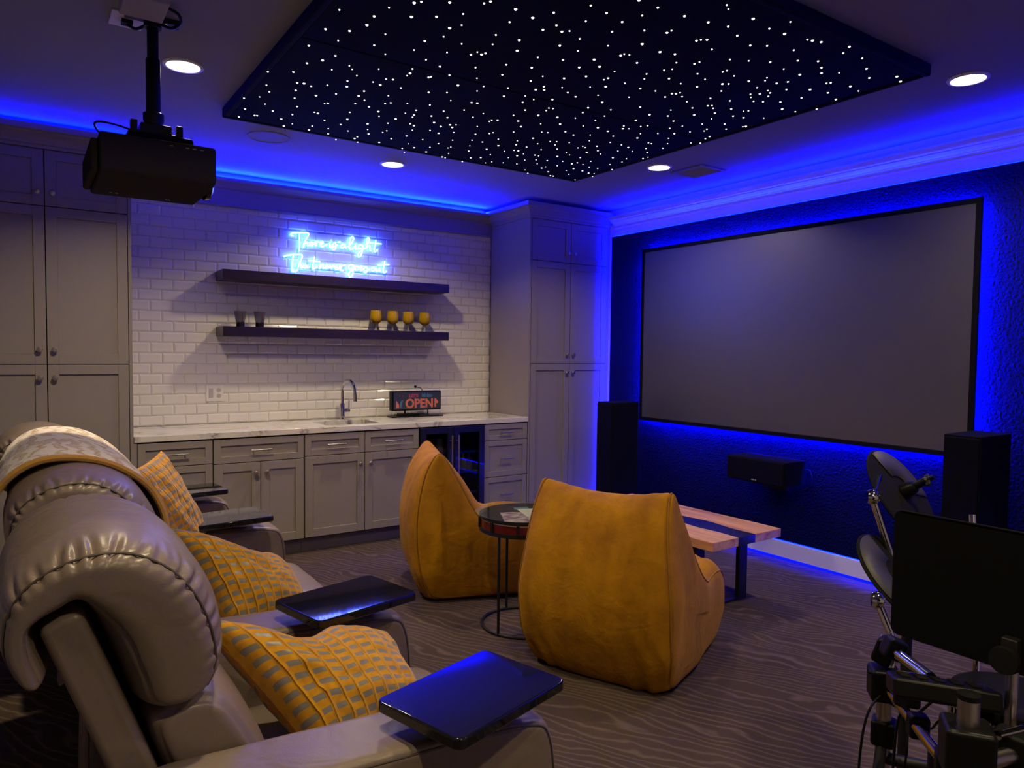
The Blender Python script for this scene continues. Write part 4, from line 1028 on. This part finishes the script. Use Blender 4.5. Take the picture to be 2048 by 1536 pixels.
FOOTP = [(.455, .05), (.45, .16), (.455, .27), (.48, .29), (.515, .28), (.535, .17), (.52, .07), (.49, .045)]
FOOTA = [(.485, .12), (.485, .165), (.485, .21), (.488, .22), (.49, .21), (.492, .167), (.49, .13), (.488, .11)]
ARMP = [(-.43, .05), (-.46, .10), (-.46, .50), (-.45, .63), (-.38, .665), (-.20, .660), (.0, .650), (.25, .635), (.41, .618), (.465, .575), (.485, .42), (.480, .18), (.465, .07), (.43, .05), (.0, .05)]
ARMA = [(-.36, .14), (-.37, .16), (-.37, .45), (-.37, .54), (-.34, .56), (-.20, .56), (.0, .55), (.25, .54), (.36, .53), (.39, .50), (.395, .40), (.395, .2), (.39, .15), (.36, .14), (.0, .14)]
def recliner(yc, hwid, arms, label, seed, seams=(), hx=0.035, xo=0.0):
    t = thing('leather_recliner', label, 'recliner', (xo, yc, 0), 0, 'taupe leather recliners in the theatre row')
    rnd = random.Random(int(seed*10))
    folds = [[(0.13 + 0.026*k + rnd.uniform(-0.007, 0.007), rnd.uniform(0.004, 0.010), rnd.uniform(0.07, 0.20), rnd.uniform(-0.03, 0.03)) for k in range(15)] for _ in range(2)]
    def hdisp(u, y, p):
        w_ = 0.0
        ay = abs(y)
        for uc, dep, wy, sl in folds[0 if y < 0 else 1]:
            du = u - uc - sl*(0.92-ay)
            if abs(du) < 0.02:
                w_ -= dep*(math.exp(-(du/0.0042)**2) - 0.55*math.exp(-((abs(du)-0.0085)/0.005)**2))*math.exp(-((ay-0.90)/wy)**2)
        for sy in seams: w_ -= 0.006*math.exp(-((y-sy)/0.016)**2)
        w_ -= 0.009*math.exp(-((abs(y)-0.93)/0.014)**2)
        return w_ + 0.010*(1-y*y) + 0.003*mnoise.noise(Vector((p.x*9+seed, y*3, p.z*9)))
    bm = B(); inflate(bm, [st(*q) for q in HEADP], [st(*q) for q in HEADA], hwid+hx, 40, 3.8, 14, hdisp)
    hd = obj('headrest', bm, M['leather'], t, smooth=True, angle=0)
    sy_ = (1-0.93**3.8)**(1/3.8)
    for sg in (-1, 1):
        P = catmull([(*st(*q), 0) for q in HEADP[2:14]], 6); A = catmull([(*st(*q), 0) for q in HEADA[2:14]], 6)
        b2 = B(); tube(b2, [Vector((a_.x+(p_.x-a_.x)*sy_*0.985, sg*0.93*(hwid+hx), a_.y+(p_.y-a_.y)*sy_*0.985)) for p_, a_ in zip(P, A)], 0.0026, 6); obj('seam', b2, M['seam'], hd, smooth=True)
    bm = B()
    pts = [(-0.52, -0.038), (-0.52, 0.036), (0.19, 0.036), (0.196, 0.0), (0.19, -0.038)]
    pr = [st(*q) for q in pts]
    extrude_y(bm, pr, -hwid+0.004, hwid-0.004)
    obj('back_board', bm, M['leather'], t, bevel=0.016, bseg=4)
    def ldisp(u, y, p): return 0.006*(1-y*y) - 0.007*math.exp(-((abs(y)-0.96)/0.02)**2) + 0.006*mnoise.noise(Vector((p.x*8+seed, y*3, p.z*8+seed)))
    bm = B(); inflate(bm, [st(*q) for q in LUMP], [st(*q) for q in LUMA], hwid-0.004, 18, 6.0, 5, ldisp)
    obj('back_cushion', bm, M['leather'], t, smooth=True, angle=0)
    bm = B(); inflate(bm, SEATP, SEATA, hwid-0.004, 18, 7.0, 4, ldisp)
    obj('seat_cushion', bm, M['leather'], t, smooth=True, angle=0)
    bm = B(); inflate(bm, FOOTP, FOOTA, hwid-0.008, 14, 8.0, 4)
    obj('footrest', bm, M['leather'], t, smooth=True, angle=0)
    bm = B(); box(bm, -0.36, 0.44, -hwid+0.012, hwid-0.012, 0.0, 0.20); obj('base_frame', bm, M['black_matte'], t, bevel=0.006)
    for ya in arms:
        def adisp(u, y, p): return 0.004*mnoise.noise(Vector((p.x*5, y*2+seed, p.z*5))) - 0.006*math.exp(-((abs(y)-0.965)/0.014)**2)
        bm = B(); inflate(bm, ARMP, ARMA, 0.100, 16, 9.0, 5, adisp)
        bmesh.ops.translate(bm, verts=bm.verts, vec=(0, ya, 0))
        a = obj('armrest', bm, M['leather'], t, smooth=True, angle=0)
        s = (1-0.965**9)**(1/9)
        for sg in (-1, 1):
            P = catmull([(x, 0, z_) for x, z_ in ARMP[1:13]], 5); A = catmull([(x, 0, z_) for x, z_ in ARMA[1:13]], 5)
            pts = [Vector((q.x+(p.x-q.x)*s*0.992, ya+sg*0.0968, q.z+(p.z-q.z)*s*0.992)) for p, q in zip(P, A)]
            b2 = B(); tube(b2, pts, 0.0022, 6); obj('seam', b2, M['seam'], a, smooth=True)
        b3 = B(); box(b3, -0.40, 0.42, ya-0.07, ya+0.07, 0.0, 0.06); obj('arm_base', b3, M['black_matte'], a)
    return t
ARMY = [-4.320, -3.530, -2.150, -1.380]
recliner(-3.925, 0.295, [-0.395, 0.395], 'nearest taupe leather recliner with two arms at lower left', 0.4, (0.42, 0.84))
recliner(-3.130, 0.295, [], 'second recliner from the viewer, armless, between the near seat and the throw', 2.1, (0.5,), -0.003)
recliner(-2.545, 0.292, [0.395], 'third recliner from the viewer, its back under the draped throw', 4.0, (), -0.003)
recliner(-1.765, 0.285, [0.385], 'farthest taupe leather recliner next to the bar cabinets', 5.2, (), 0.03, -0.07)

# swivel tray tables
tr = [((0.270, -4.372), 16, ARMY[0], 0.684, 'glossy black swivel tray on the nearest recliner arm'), ((0.258, -3.622), 13, ARMY[1], 0.684, 'glossy black swivel tray on the second arm, reflecting blue light'),
      ((0.190, -2.285), 6, ARMY[2], 0.682, 'glossy black swivel tray on the third arm from the viewer'), ((0.160, -1.520), 6, ARMY[3], 0.682, 'glossy black swivel tray on the farthest arm')]
for (cx, cy), ang, ya, z0, lab in tr:
    t = thing('swivel_tray', lab, 'tray table', (cx, cy, 0), math.radians(ang), 'glossy black swivel trays on the recliner arms')
    bm = B(); rrect_prism(bm, 0, 0, 0.365, 0.262, z0, z0+0.026, 0.022); obj('tray_top', bm, M['gloss_black'], t, bevel=0.005, bseg=3)
    bm = B(); rrect_prism(bm, 0, 0, 0.30, 0.19, z0-0.006, z0-0.0003, 0.02); obj('underplate', bm, M['black'], t)
    ca, sa = math.cos(math.radians(-ang)), math.sin(math.radians(-ang))
    dx, dy = -0.03, ya-cy
    lx, ly = dx*ca - dy*sa, dx*sa + dy*ca
    ly = max(-0.085, min(0.085, ly))
    bm = B(); cyl(bm, (lx, ly, 0.648), (lx, ly, z0-0.006), 0.022, 18); obj('swivel_post', bm, M['black_metal'], t, smooth=True)

# ------------------------------------------------------------------ scatter cushions
def pillow(name, corners, th, label, dent=0.0, seed=0.0, dentu=0.0):
    TL, TR, BR, BL = [Vector(c) for c in corners]
    c0 = (TL+TR+BR+BL)/4
    nrm = (TR-TL+BR-BL).cross(BL-TL+BR-TR).normalized()
    upd = ((TL+TR)-(BL+BR)).normalized()
    n = 36; bm = B(); uvl = bm.loops.layers.uv.new('uv')
    def pos(u, v, sd):
        fu, fv = u*2-1, v*2-1
        a = fu*(1-0.05*(1-fv*fv)); b_ = fv*(1-0.05*(1-fu*fu))
        a, b_ = (a+1)/2, (b_+1)/2
        p = TL*(1-a)*(1-b_) + TR*a*(1-b_) + BR*a*b_ + BL*(1-a)*b_
        h = th*max(0.0, (1-fu**2)*(1-fv**2))**0.42
        k = mnoise.noise(Vector((fu*3+seed, fv*3, seed)))*0.012 + mnoise.noise(Vector((fu*7+seed, fv*7, seed+3)))*0.005
        p = p + nrm*sd*(h + k*min(1.0, h/th*2))
        if dent:
            dd = dent*math.exp(-((fu-dentu)/0.34)**2)*max(0.0, (0.75-fv)/1.75)**1.6
            p = p - upd*dd
        return p
    grid = {}
    for sd in (1, -1):
        for i in range(n+1):
            for j in range(n+1):
                if sd == -1 and (i in (0, n) or j in (0, n)): grid[(sd, i, j)] = grid[(1, i, j)]
                else: grid[(sd, i, j)] = bm.verts.new(pos(i/n, j/n, sd) - c0)
        for i in range(n):
            for j in range(n):
                q = [(i, j), (i+1, j), (i+1, j+1), (i, j+1)]
                f = bm.faces.new([grid[(sd, *k)] for k in q])
                for lp, k in zip(f.loops, q): lp[uvl].uv = (k[0]/n, k[1]/n)
    o = obj(name, bm, M['pillow'], smooth=True, weld=False, angle=0); o.location = c0
    return tag(o, label, 'cushion', 'mustard lattice scatter cushions')
pillow('scatter_cushion', [(-0.215, -3.80, 0.785), (0.315, -3.80, 0.640), (0.325, -4.05, 0.495), (0.015, -4.09, 0.470)], 0.115, 'mustard and grey lattice cushion with a dented top on the nearest seat', 0.068, 1.0, -0.22)
pillow('scatter_cushion', [(-0.175, -3.08, 0.870), (0.22, -3.08, 0.690), (0.255, -3.30, 0.545), (-0.02, -3.32, 0.520)], 0.115, 'mustard and grey lattice cushion on the second seat behind the nearest cushion', 0.03, 5.0, 0.2)
pillow('scatter_cushion', [(-0.225, -2.52, 0.985), (-0.075, -2.28, 1.030), (0.100, -2.31, 0.645), (-0.035, -2.54, 0.600)], 0.060, 'mustard and grey lattice cushion standing tall against the third seat back', 0.0, 9.0)

# ------------------------------------------------------------------ throw blanket
t = thing('throw_blanket', 'cream and mustard throw draped over the back of the third recliner', 'throw', (0, -2.60, 0))
path = catmull([(-.70, 0, .80), (-.685, 0, .90), (-.655, 0, 1.0), (-.615, 0, 1.08), (-.545, 0, 1.130), (-.45, 0, 1.138), (-.345, 0, 1.108), (-.25, 0, 1.035), (-.198, 0, .94), (-.185, 0, .85), (-.19, 0, .76), (-.205, 0, .66), (-.205, 0, .58)], 5)
bm = B(); uvl = bm.loops.layers.uv.new('uv')
ny = 40; y0, y1 = -0.52, 0.36
rows = []
L = len(path)
edge_near = []
for i, p in enumerate(path):
    r = []
    fb = max(0.0, (12-i)/12.0)      # behind the seat the cloth flares out
    for j in range(ny+1):
        v = j/ny; y = y0 + (y1-y0)*v
        wv = 0.008*math.sin(v*17+i*0.12) + 0.006*mnoise.noise(Vector((v*5, i*0.12, 2)))
        bow = -0.05*math.sin(PI*min(1, i/(L*0.6)))*(1-v)
        q = Vector((p.x - wv*0.5 - 0.03*fb*math.sin(v*9), y + bow - 0.12*fb*(1-v), p.z + max(0, wv)*0.6 - 0.05*fb*(1-v)))
        r.append(bm.verts.new(q))
        if j == 0: edge_near.append(q.copy())
    rows.append(r)
for i in range(L-1):
    for j in range(ny):
        f = bm.faces.new((rows[i][j], rows[i+1][j], rows[i+1][j+1], rows[i][j+1]))
        for lp, (a, b_) in zip(f.loops, ((i, j), (i+1, j), (i+1, j+1), (i, j+1))): lp[uvl].uv = (a/L, b_/ny)
o = obj('blanket_cloth', bm, M['throw'], t, smooth=True, weld=False, angle=0)
md = o.modifiers.new('solidify', 'SOLIDIFY'); md.thickness = 0.010; md.offset = 1.0
bm = B(); tube(bm, edge_near, 0.011, 8); obj('binding', bm, M['throw_edge'], t, smooth=True)
bm = B(); tube(bm, [Vector(v.co) if False else q for q in [Vector((path[0].x-0.03*math.sin(k/20*9), y0-0.12*(1-k/20)+(y1-y0)*k/20, path[0].z-0.05*(1-k/20))) for k in range(21)]], 0.012, 8); obj('binding', bm, M['throw_edge'], t, smooth=True)

# ------------------------------------------------------------------ electronic drum kit and music stand
V = Vector
rk = thing('drum_rack', 'black and steel electronic drum rack at the lower right', 'drum rack', (1.20, -4.95, 0))
def wobj(name, bm, mt, parent=rk, **kw): return obj(name, bm, mt, parent, world=True, **kw)
def post(x, y, z0, z1, r=0.019):
    bm = B(); cyl(bm, (x, y, z0+0.02), (x, y, z1), r, 20); p = wobj('post', bm, M['steel'], smooth=True)
    bm = B(); lathe(bm, [(0.0001, z1+0.008), (r+0.001, z1+0.006), (r+0.001, z1-0.004)], 20, (x, y, 0), cap=False); wobj('end_cap', bm, M['black'], p, smooth=True)
    bm = B(); lathe(bm, [(0.030, 0.0), (0.030, 0.012), (r+0.002, 0.022), (r+0.002, 0.05)], 20, (x, y, 0)); wobj('rubber_foot', bm, M['rubber'], p, smooth=True)
    return p
post(1.333, -4.750, 0, 0.56); post(0.903, -5.137, 0, 0.838); post(1.62, -5.30, 0, 0.80)
def bar(a, b_, r, mt='chrome', cap=True):
    bm = B(); cyl(bm, a, b_, r, 18); p = wobj('cross_bar', bm, M[mt], smooth=True)
    return p
bar((1.345, -4.735, 0.600), (0.915, -5.125, 0.655), 0.0125)
bar((0.903, -5.137, 0.70), (1.62, -5.30, 0.70), 0.016, 'steel')
bar((1.330, -4.752, 0.40), (1.62, -5.30, 0.42), 0.016, 'black_metal')
bar((1.301, -4.770, 0.719), (1.185, -4.935, 0.724), 0.0150)
def clamp(c, size, ang, tilt=0.0):
    bm = B(); R_ = Matrix.Rotation(ang, 3, 'Z') @ Matrix.Rotation(tilt, 3, 'X')
    obox(bm, c, size, R_)
    p = wobj('clamp', bm, M['black'], bevel=0.010, bseg=3)
    bm = B(); q = V(c) + R_ @ V((size[0]*0.65, size[1]*0.15, -size[2]*0.15)); obox(bm, q, (0.030, 0.010, 0.022), R_); q2 = V(c) + R_ @ V((size[0]*0.55, 0, 0)); cyl(bm, V(c), q2, 0.006)
    wobj('wing_nut', bm, M['black'], p, bevel=0.003, weld=False)
clamp((1.338, -4.745, 0.600), (0.075, 0.075, 0.085), 0.7)
clamp((1.345, -4.742, 0.685), (0.05, 0.05, 0.07), 0.2, 0.3)
clamp((0.905, -5.136, 0.735), (0.085, 0.085, 0.100), 0.6)
clamp((1.05, -5.16, 0.70), (0.06, 0.07, 0.075), 0.1)
clamp((1.230, -4.860, 0.655), (0.06, 0.06, 0.07), 0.5)
clamp((1.285, -4.795, 0.725), (0.045, 0.05, 0.055), 0.9, 0.4)
clamp((1.335, -4.750, 0.470), (0.060, 0.060, 0.070), 0.4)
clamp((0.985, -5.070, 0.645), (0.045, 0.050, 0.060), 0.55)
clamp((1.135, -4.935, 0.625), (0.040, 0.045, 0.055), 0.75)
bar((1.10, -4.985, 0.60), (1.22, -4.93, 0.30), 0.010, 'black_metal')
bar((0.905, -5.137, 0.62), (0.99, -5.03, 0.60), 0.011)
bar((1.00, -5.15, 0.74), (1.16, -5.185, 0.735), 0.0085)
for (cx_, cy_, cz_, an_) in ((1.375, -4.725, 0.71, 0.3), (1.300, -4.735, 0.632, 1.2), (0.965, -5.115, 0.69, 0.2), (0.93, -5.185, 0.70, 2.0), (1.262, -4.845, 0.628, 0.8)):
    bm = B(); obox(bm, (cx_, cy_, cz_), (0.036, 0.007, 0.013), Matrix.Rotation(an_, 3, 'Z')); cyl(bm, (cx_, cy_-0.012, cz_), (cx_, cy_+0.012, cz_), 0.0055)
    wobj('wing_nut', bm, M['nickel'] if cz_ > 0.69 else M['black'], bevel=0.002, weld=False)
# splayed rack brace
bm = B(); tube(bm, [(1.333, -4.75, 0.46), (1.20, -4.79, 0.22), (1.08, -4.85, 0.012)], 0.014, 12); wobj('brace', bm, M['black_metal'], smooth=True)

def boom(pts, r, balls):
    bm = B(); tube(bm, pts, r, 16); p = wobj('boom_arm', bm, M['chrome'], smooth=True)
    for c, rr in balls:
        bm = B()
        lathe(bm, [(rr*0.45, 0.012), (rr*0.8, 0.014), (rr, 0.006), (rr, -0.006), (rr*0.8, -0.014), (0.0001, -0.014)], 24, c, Matrix.Rotation(PI/2, 3, 'Y') @ Matrix.Rotation(0.9, 3, 'X'), cap=False)
        for k in range(5): lathe(bm, [(0.0001, 0.004), (0.004, 0.002), (0.004, -0.004)], 8, V(c)+V((-0.012*math.cos(k*1.26), -0.016, 0.012*math.sin(k*1.26))), Matrix.Rotation(PI/2, 3, 'X'), cap=False)
        wobj('tilter_joint', bm, M['chrome'], p, smooth=True, weld=False)
boom([(1.350, -4.748, 0.60), (1.367, -4.756, 0.702), (1.376, -4.700, 0.80)], 0.0105, [((1.376, -4.697, 0.806), 0.024)])
boom([(1.376, -4.697, 0.806), (1.46, -4.69, 0.815)], 0.008, [])
boom([(1.62, -4.66, 0.70), (1.605, -4.645, 0.790), (1.566, -4.569, 1.050)], 0.0105, [((1.566, -4.569, 1.052), 0.023)])
boom([(1.566, -4.569, 1.052), (1.66, -4.54, 1.105)], 0.007, [])
boom([(1.494, -4.905, 0.02), (1.498, -4.902, 0.70), (1.579, -4.844, 1.049)], 0.0095, [])
bm = B(); cyl(bm, (1.62, -4.66, 0.015), (1.62, -4.66, 0.72), 0.015, 16); lathe(bm, [(0.03, 0), (0.03, 0.014), (0.016, 0.02)], 18, (1.62, -4.66, 0)); wobj('post', bm, M['black_metal'], smooth=True, weld=False)

def cymbal(c, n, r, label, spin):
    n = V(n).normalized(); q = V((0, 0, 1)).rotation_difference(n).to_matrix() @ Matrix.Rotation(spin, 3, 'Z')
    t = thing('cymbal_pad', label, 'cymbal pad', c, 0, 'electronic cymbal pads')
    bm = B(); lathe(bm, [(0.0001, 0.004), (0.03, 0.004), (r*0.55, 0.002), (r*0.97, -0.001), (r, -0.005), (r*0.98, -0.009), (0.0001, -0.007)], 56, (0, 0, 0), q, cap=False); obj('pad_disc', bm, M['rubber'], t, smooth=True)
    bm = B(); N = 20
    vs = [[bm.verts.new(q @ V((rr*math.cos(a), rr*math.sin(a), zz))) for a in [math.radians(-60 + 120*k/N) for k in range(N+1)]] for rr, zz in ((r*0.36, 0.0048), (r*0.62, 0.0034), (r*0.955, 0.0006))]
    for A, B_ in zip(vs, vs[1:]):
        for k in range(N): bm.faces.new((A[k], A[k+1], B_[k+1], B_[k]))
    o = obj('strike_zone', bm, M['strike'], t, smooth=True); md = o.modifiers.new('solidify', 'SOLIDIFY'); md.thickness = 0.002; md.offset = 1
    bm = B(); lathe(bm, [(0.026, 0.008), (0.024, 0.03), (0.018, 0.045), (0.012, 0.047), (0.012, 0.085), (0.007, 0.09), (0.007, 0.11)], 24, (0, 0, 0), q); obj('cap', bm, M['black'], t, smooth=True)
    bm = B(); obox(bm, q @ V((0, 0, 0.088)), (0.045, 0.008, 0.016), q); obj('wing_nut', bm, M['black_metal'], t, bevel=0.003)
M['strike'] = mat('strike_rubber', (0.035, 0.033, 0.030), 0.55)
cymbal((1.743, -4.568, 1.048), (0.089, -0.818, 0.572), 0.155, 'upper black cymbal pad tilted up behind the music stand', 0.9)
cymbal((1.535, -4.675, 0.838), (0.10, -0.70, 0.70), 0.150, 'lower black cymbal pad half hidden behind the music stand', 2.6)

t = thing('drum_module', 'black drum sound module with buttons clamped to the rack', 'drum module', (1.100, -4.998, 0.742), math.radians(-55))
RT = Matrix.Rotation(-0.28, 3, 'X')
bm = B(); obox(bm, (0, 0, 0), (0.205, 0.135, 0.042), RT); obj('module_body', bm, M['black'], t, bevel=0.008)
for r_ in range(3):
    for k in range(5):
        bm = B(); obox(bm, RT @ V((-0.075+k*0.034, -0.035+r_*0.030, 0.0235)), (0.020, 0.013, 0.005), RT); obj('button', bm, M['rubber'], t, bevel=0.002)
bm = B(); obox(bm, RT @ V((-0.045, 0.052, 0.0225)), (0.07, 0.02, 0.003), RT); obj('display', bm, M['gloss_black'], t)

t = thing('drum_pad', 'round black drum pad with chrome rim lugs beside the module', 'drum pad', (1.285, -5.075, 0.690))
bm = B(); lathe(bm, [(0.0001, 0.022), (0.115, 0.020), (0.122, 0.024), (0.130, 0.022), (0.132, 0.010), (0.128, 0.0)], 48); obj('pad_head', bm, M['rubber'], t, smooth=True)
bm = B(); lathe(bm, [(0.126, -0.001), (0.134, -0.001), (0.134, -0.010), (0.126, -0.010)], 48, cap=False); lathe(bm, [(0.126, -0.032), (0.133, -0.032), (0.133, -0.040), (0.126, -0.040)], 48, cap=False); obj('rim', bm, M['chrome'], t, smooth=True, weld=False)
bm = B(); lathe(bm, [(0.124, -0.001), (0.120, -0.060), (0.0001, -0.065)], 48, cap=False); obj('shell', bm, M['black_matte'], t, smooth=True)
for k in range(6):
    a = 2*PI*k/6 + 0.3
    bm = B(); cyl(bm, (0.131*math.cos(a), 0.131*math.sin(a), 0.012), (0.131*math.cos(a), 0.131*math.sin(a), -0.045), 0.0055, 10); obj('lug', bm, M['chrome'], t, smooth=True)
bm = B(); cyl(bm, (0.0, 0.0, -0.064), (0.03, -0.11, -0.010), 0.009, 12); obj('mount_arm', bm, M['black_metal'], t, smooth=True)

def cable(pts, label, r=0.0032):
    bm = B(); tube(bm, catmull(pts, 7), r, 8); tag(obj('cable', bm, M['black'], smooth=True), label, 'cable', 'drum kit cables')
cable([(1.318, -4.760, 0.59), (1.262, -4.748, 0.545), (1.238, -4.742, 0.44), (1.215, -4.75, 0.25), (1.19, -4.77, 0.06), (1.15, -4.80, 0.004)], 'black cable hanging left of the front rack post')
cable([(1.12, -4.97, 0.70), (1.19, -4.90, 0.62), (1.226, -4.847, 0.587), (1.215, -4.842, 0.50), (1.205, -4.845, 0.40), (1.20, -4.85, 0.20), (1.20, -4.87, 0.004)], 'black cable looping down between the rack posts')

cable([(1.05, -5.04, 0.725), (1.12, -4.985, 0.66), (1.19, -4.93, 0.60), (1.275, -4.83, 0.575), (1.32, -4.772, 0.56)], 'black cable strapped along the chrome rack bar', 0.0028)
cable([(1.33, -4.80, 0.55), (1.30, -4.83, 0.47), (1.31, -4.81, 0.33), (1.33, -4.79, 0.18), (1.34, -4.80, 0.004)], 'black cable hanging right of the front rack post', 0.0028)
cable([(1.29, -5.16, 0.645), (1.23, -5.14, 0.58), (1.14, -5.07, 0.55), (1.05, -5.04, 0.60), (1.03, -5.06, 0.705)], 'black cable between the round drum pad and the module', 0.0028)

t = thing('music_stand', 'large flat black music stand desk at the right edge', 'music stand', (1.150, -5.110, 0))
bm = B()
pts = []
y0, y1, z0, z1, rr = -5.345, -4.842, 0.806, 1.110, 0.018
for qx, qz, a0 in ((y1-rr, z1-rr, 0), (y0+rr, z1-rr, 90), (y0+rr, z0+rr, 180), (y1-rr, z0+rr, 270)):
    for k in range(7):
        a = math.radians(a0 + 15*k); pts.append((qx + rr*math.cos(a), qz + rr*math.sin(a)))
fr_ = [bm.verts.new((1.176, y, z)) for y, z in pts]; bk = [bm.verts.new((1.1785, y, z)) for y, z in pts]
bm.faces.new(fr_); bm.faces.new(bk[::-1])
for i in range(len(pts)): bm.faces.new((fr_[i], bk[i], bk[(i+1) % len(pts)], fr_[(i+1) % len(pts)]))
box(bm, 1.1785, 1.225, y0+0.02, y1-0.02, z0, z0+0.003)
wobj('desk', bm, M['black_matte'], t, weld=False)
bm = B(); tube(bm, [(1.1745, y1-rr, z1+0.0008), (1.1745, y0+rr, z1+0.0008)], 0.0022, 8); wobj('rolled_edge', bm, M['rubber'], t, smooth=True)
bm = B(); lathe(bm, [(0.028, 0.0), (0.030, 0.010), (0.026, 0.024), (0.012, 0.03), (0.010, 0.05)], 24, (1.124, -5.106, 0.843), Matrix.Rotation(PI/2, 3, 'Y')); wobj('tilt_knob', bm, M['rubber'], t, smooth=True)
bm = B(); box(bm, 1.150, 1.1755, -5.122, -5.090, 0.815, 0.885); wobj('bracket', bm, M['black_metal'], t, bevel=0.004)
bm = B(); cyl(bm, (1.150, -5.115, 0.05), (1.150, -5.115, 0.82), 0.012, 18); wobj('pole', bm, M['steel'], t, smooth=True)
bm = B(); lathe(bm, [(0.017, 0.40), (0.020, 0.41), (0.020, 0.47), (0.017, 0.48)], 20, (1.150, -5.115, 0)); wobj('height_collar', bm, M['black'], t, smooth=True)
for k in range(3):
    a = 0.5 + 2*PI*k/3
    bm = B(); tube(bm, [(1.150, -5.115, 0.24), (1.150+0.15*math.cos(a), -5.115+0.15*math.sin(a), 0.10), (1.150+0.26*math.cos(a), -5.115+0.26*math.sin(a), 0.010)], 0.009, 10); wobj('leg', bm, M['black_metal'], t, smooth=True)
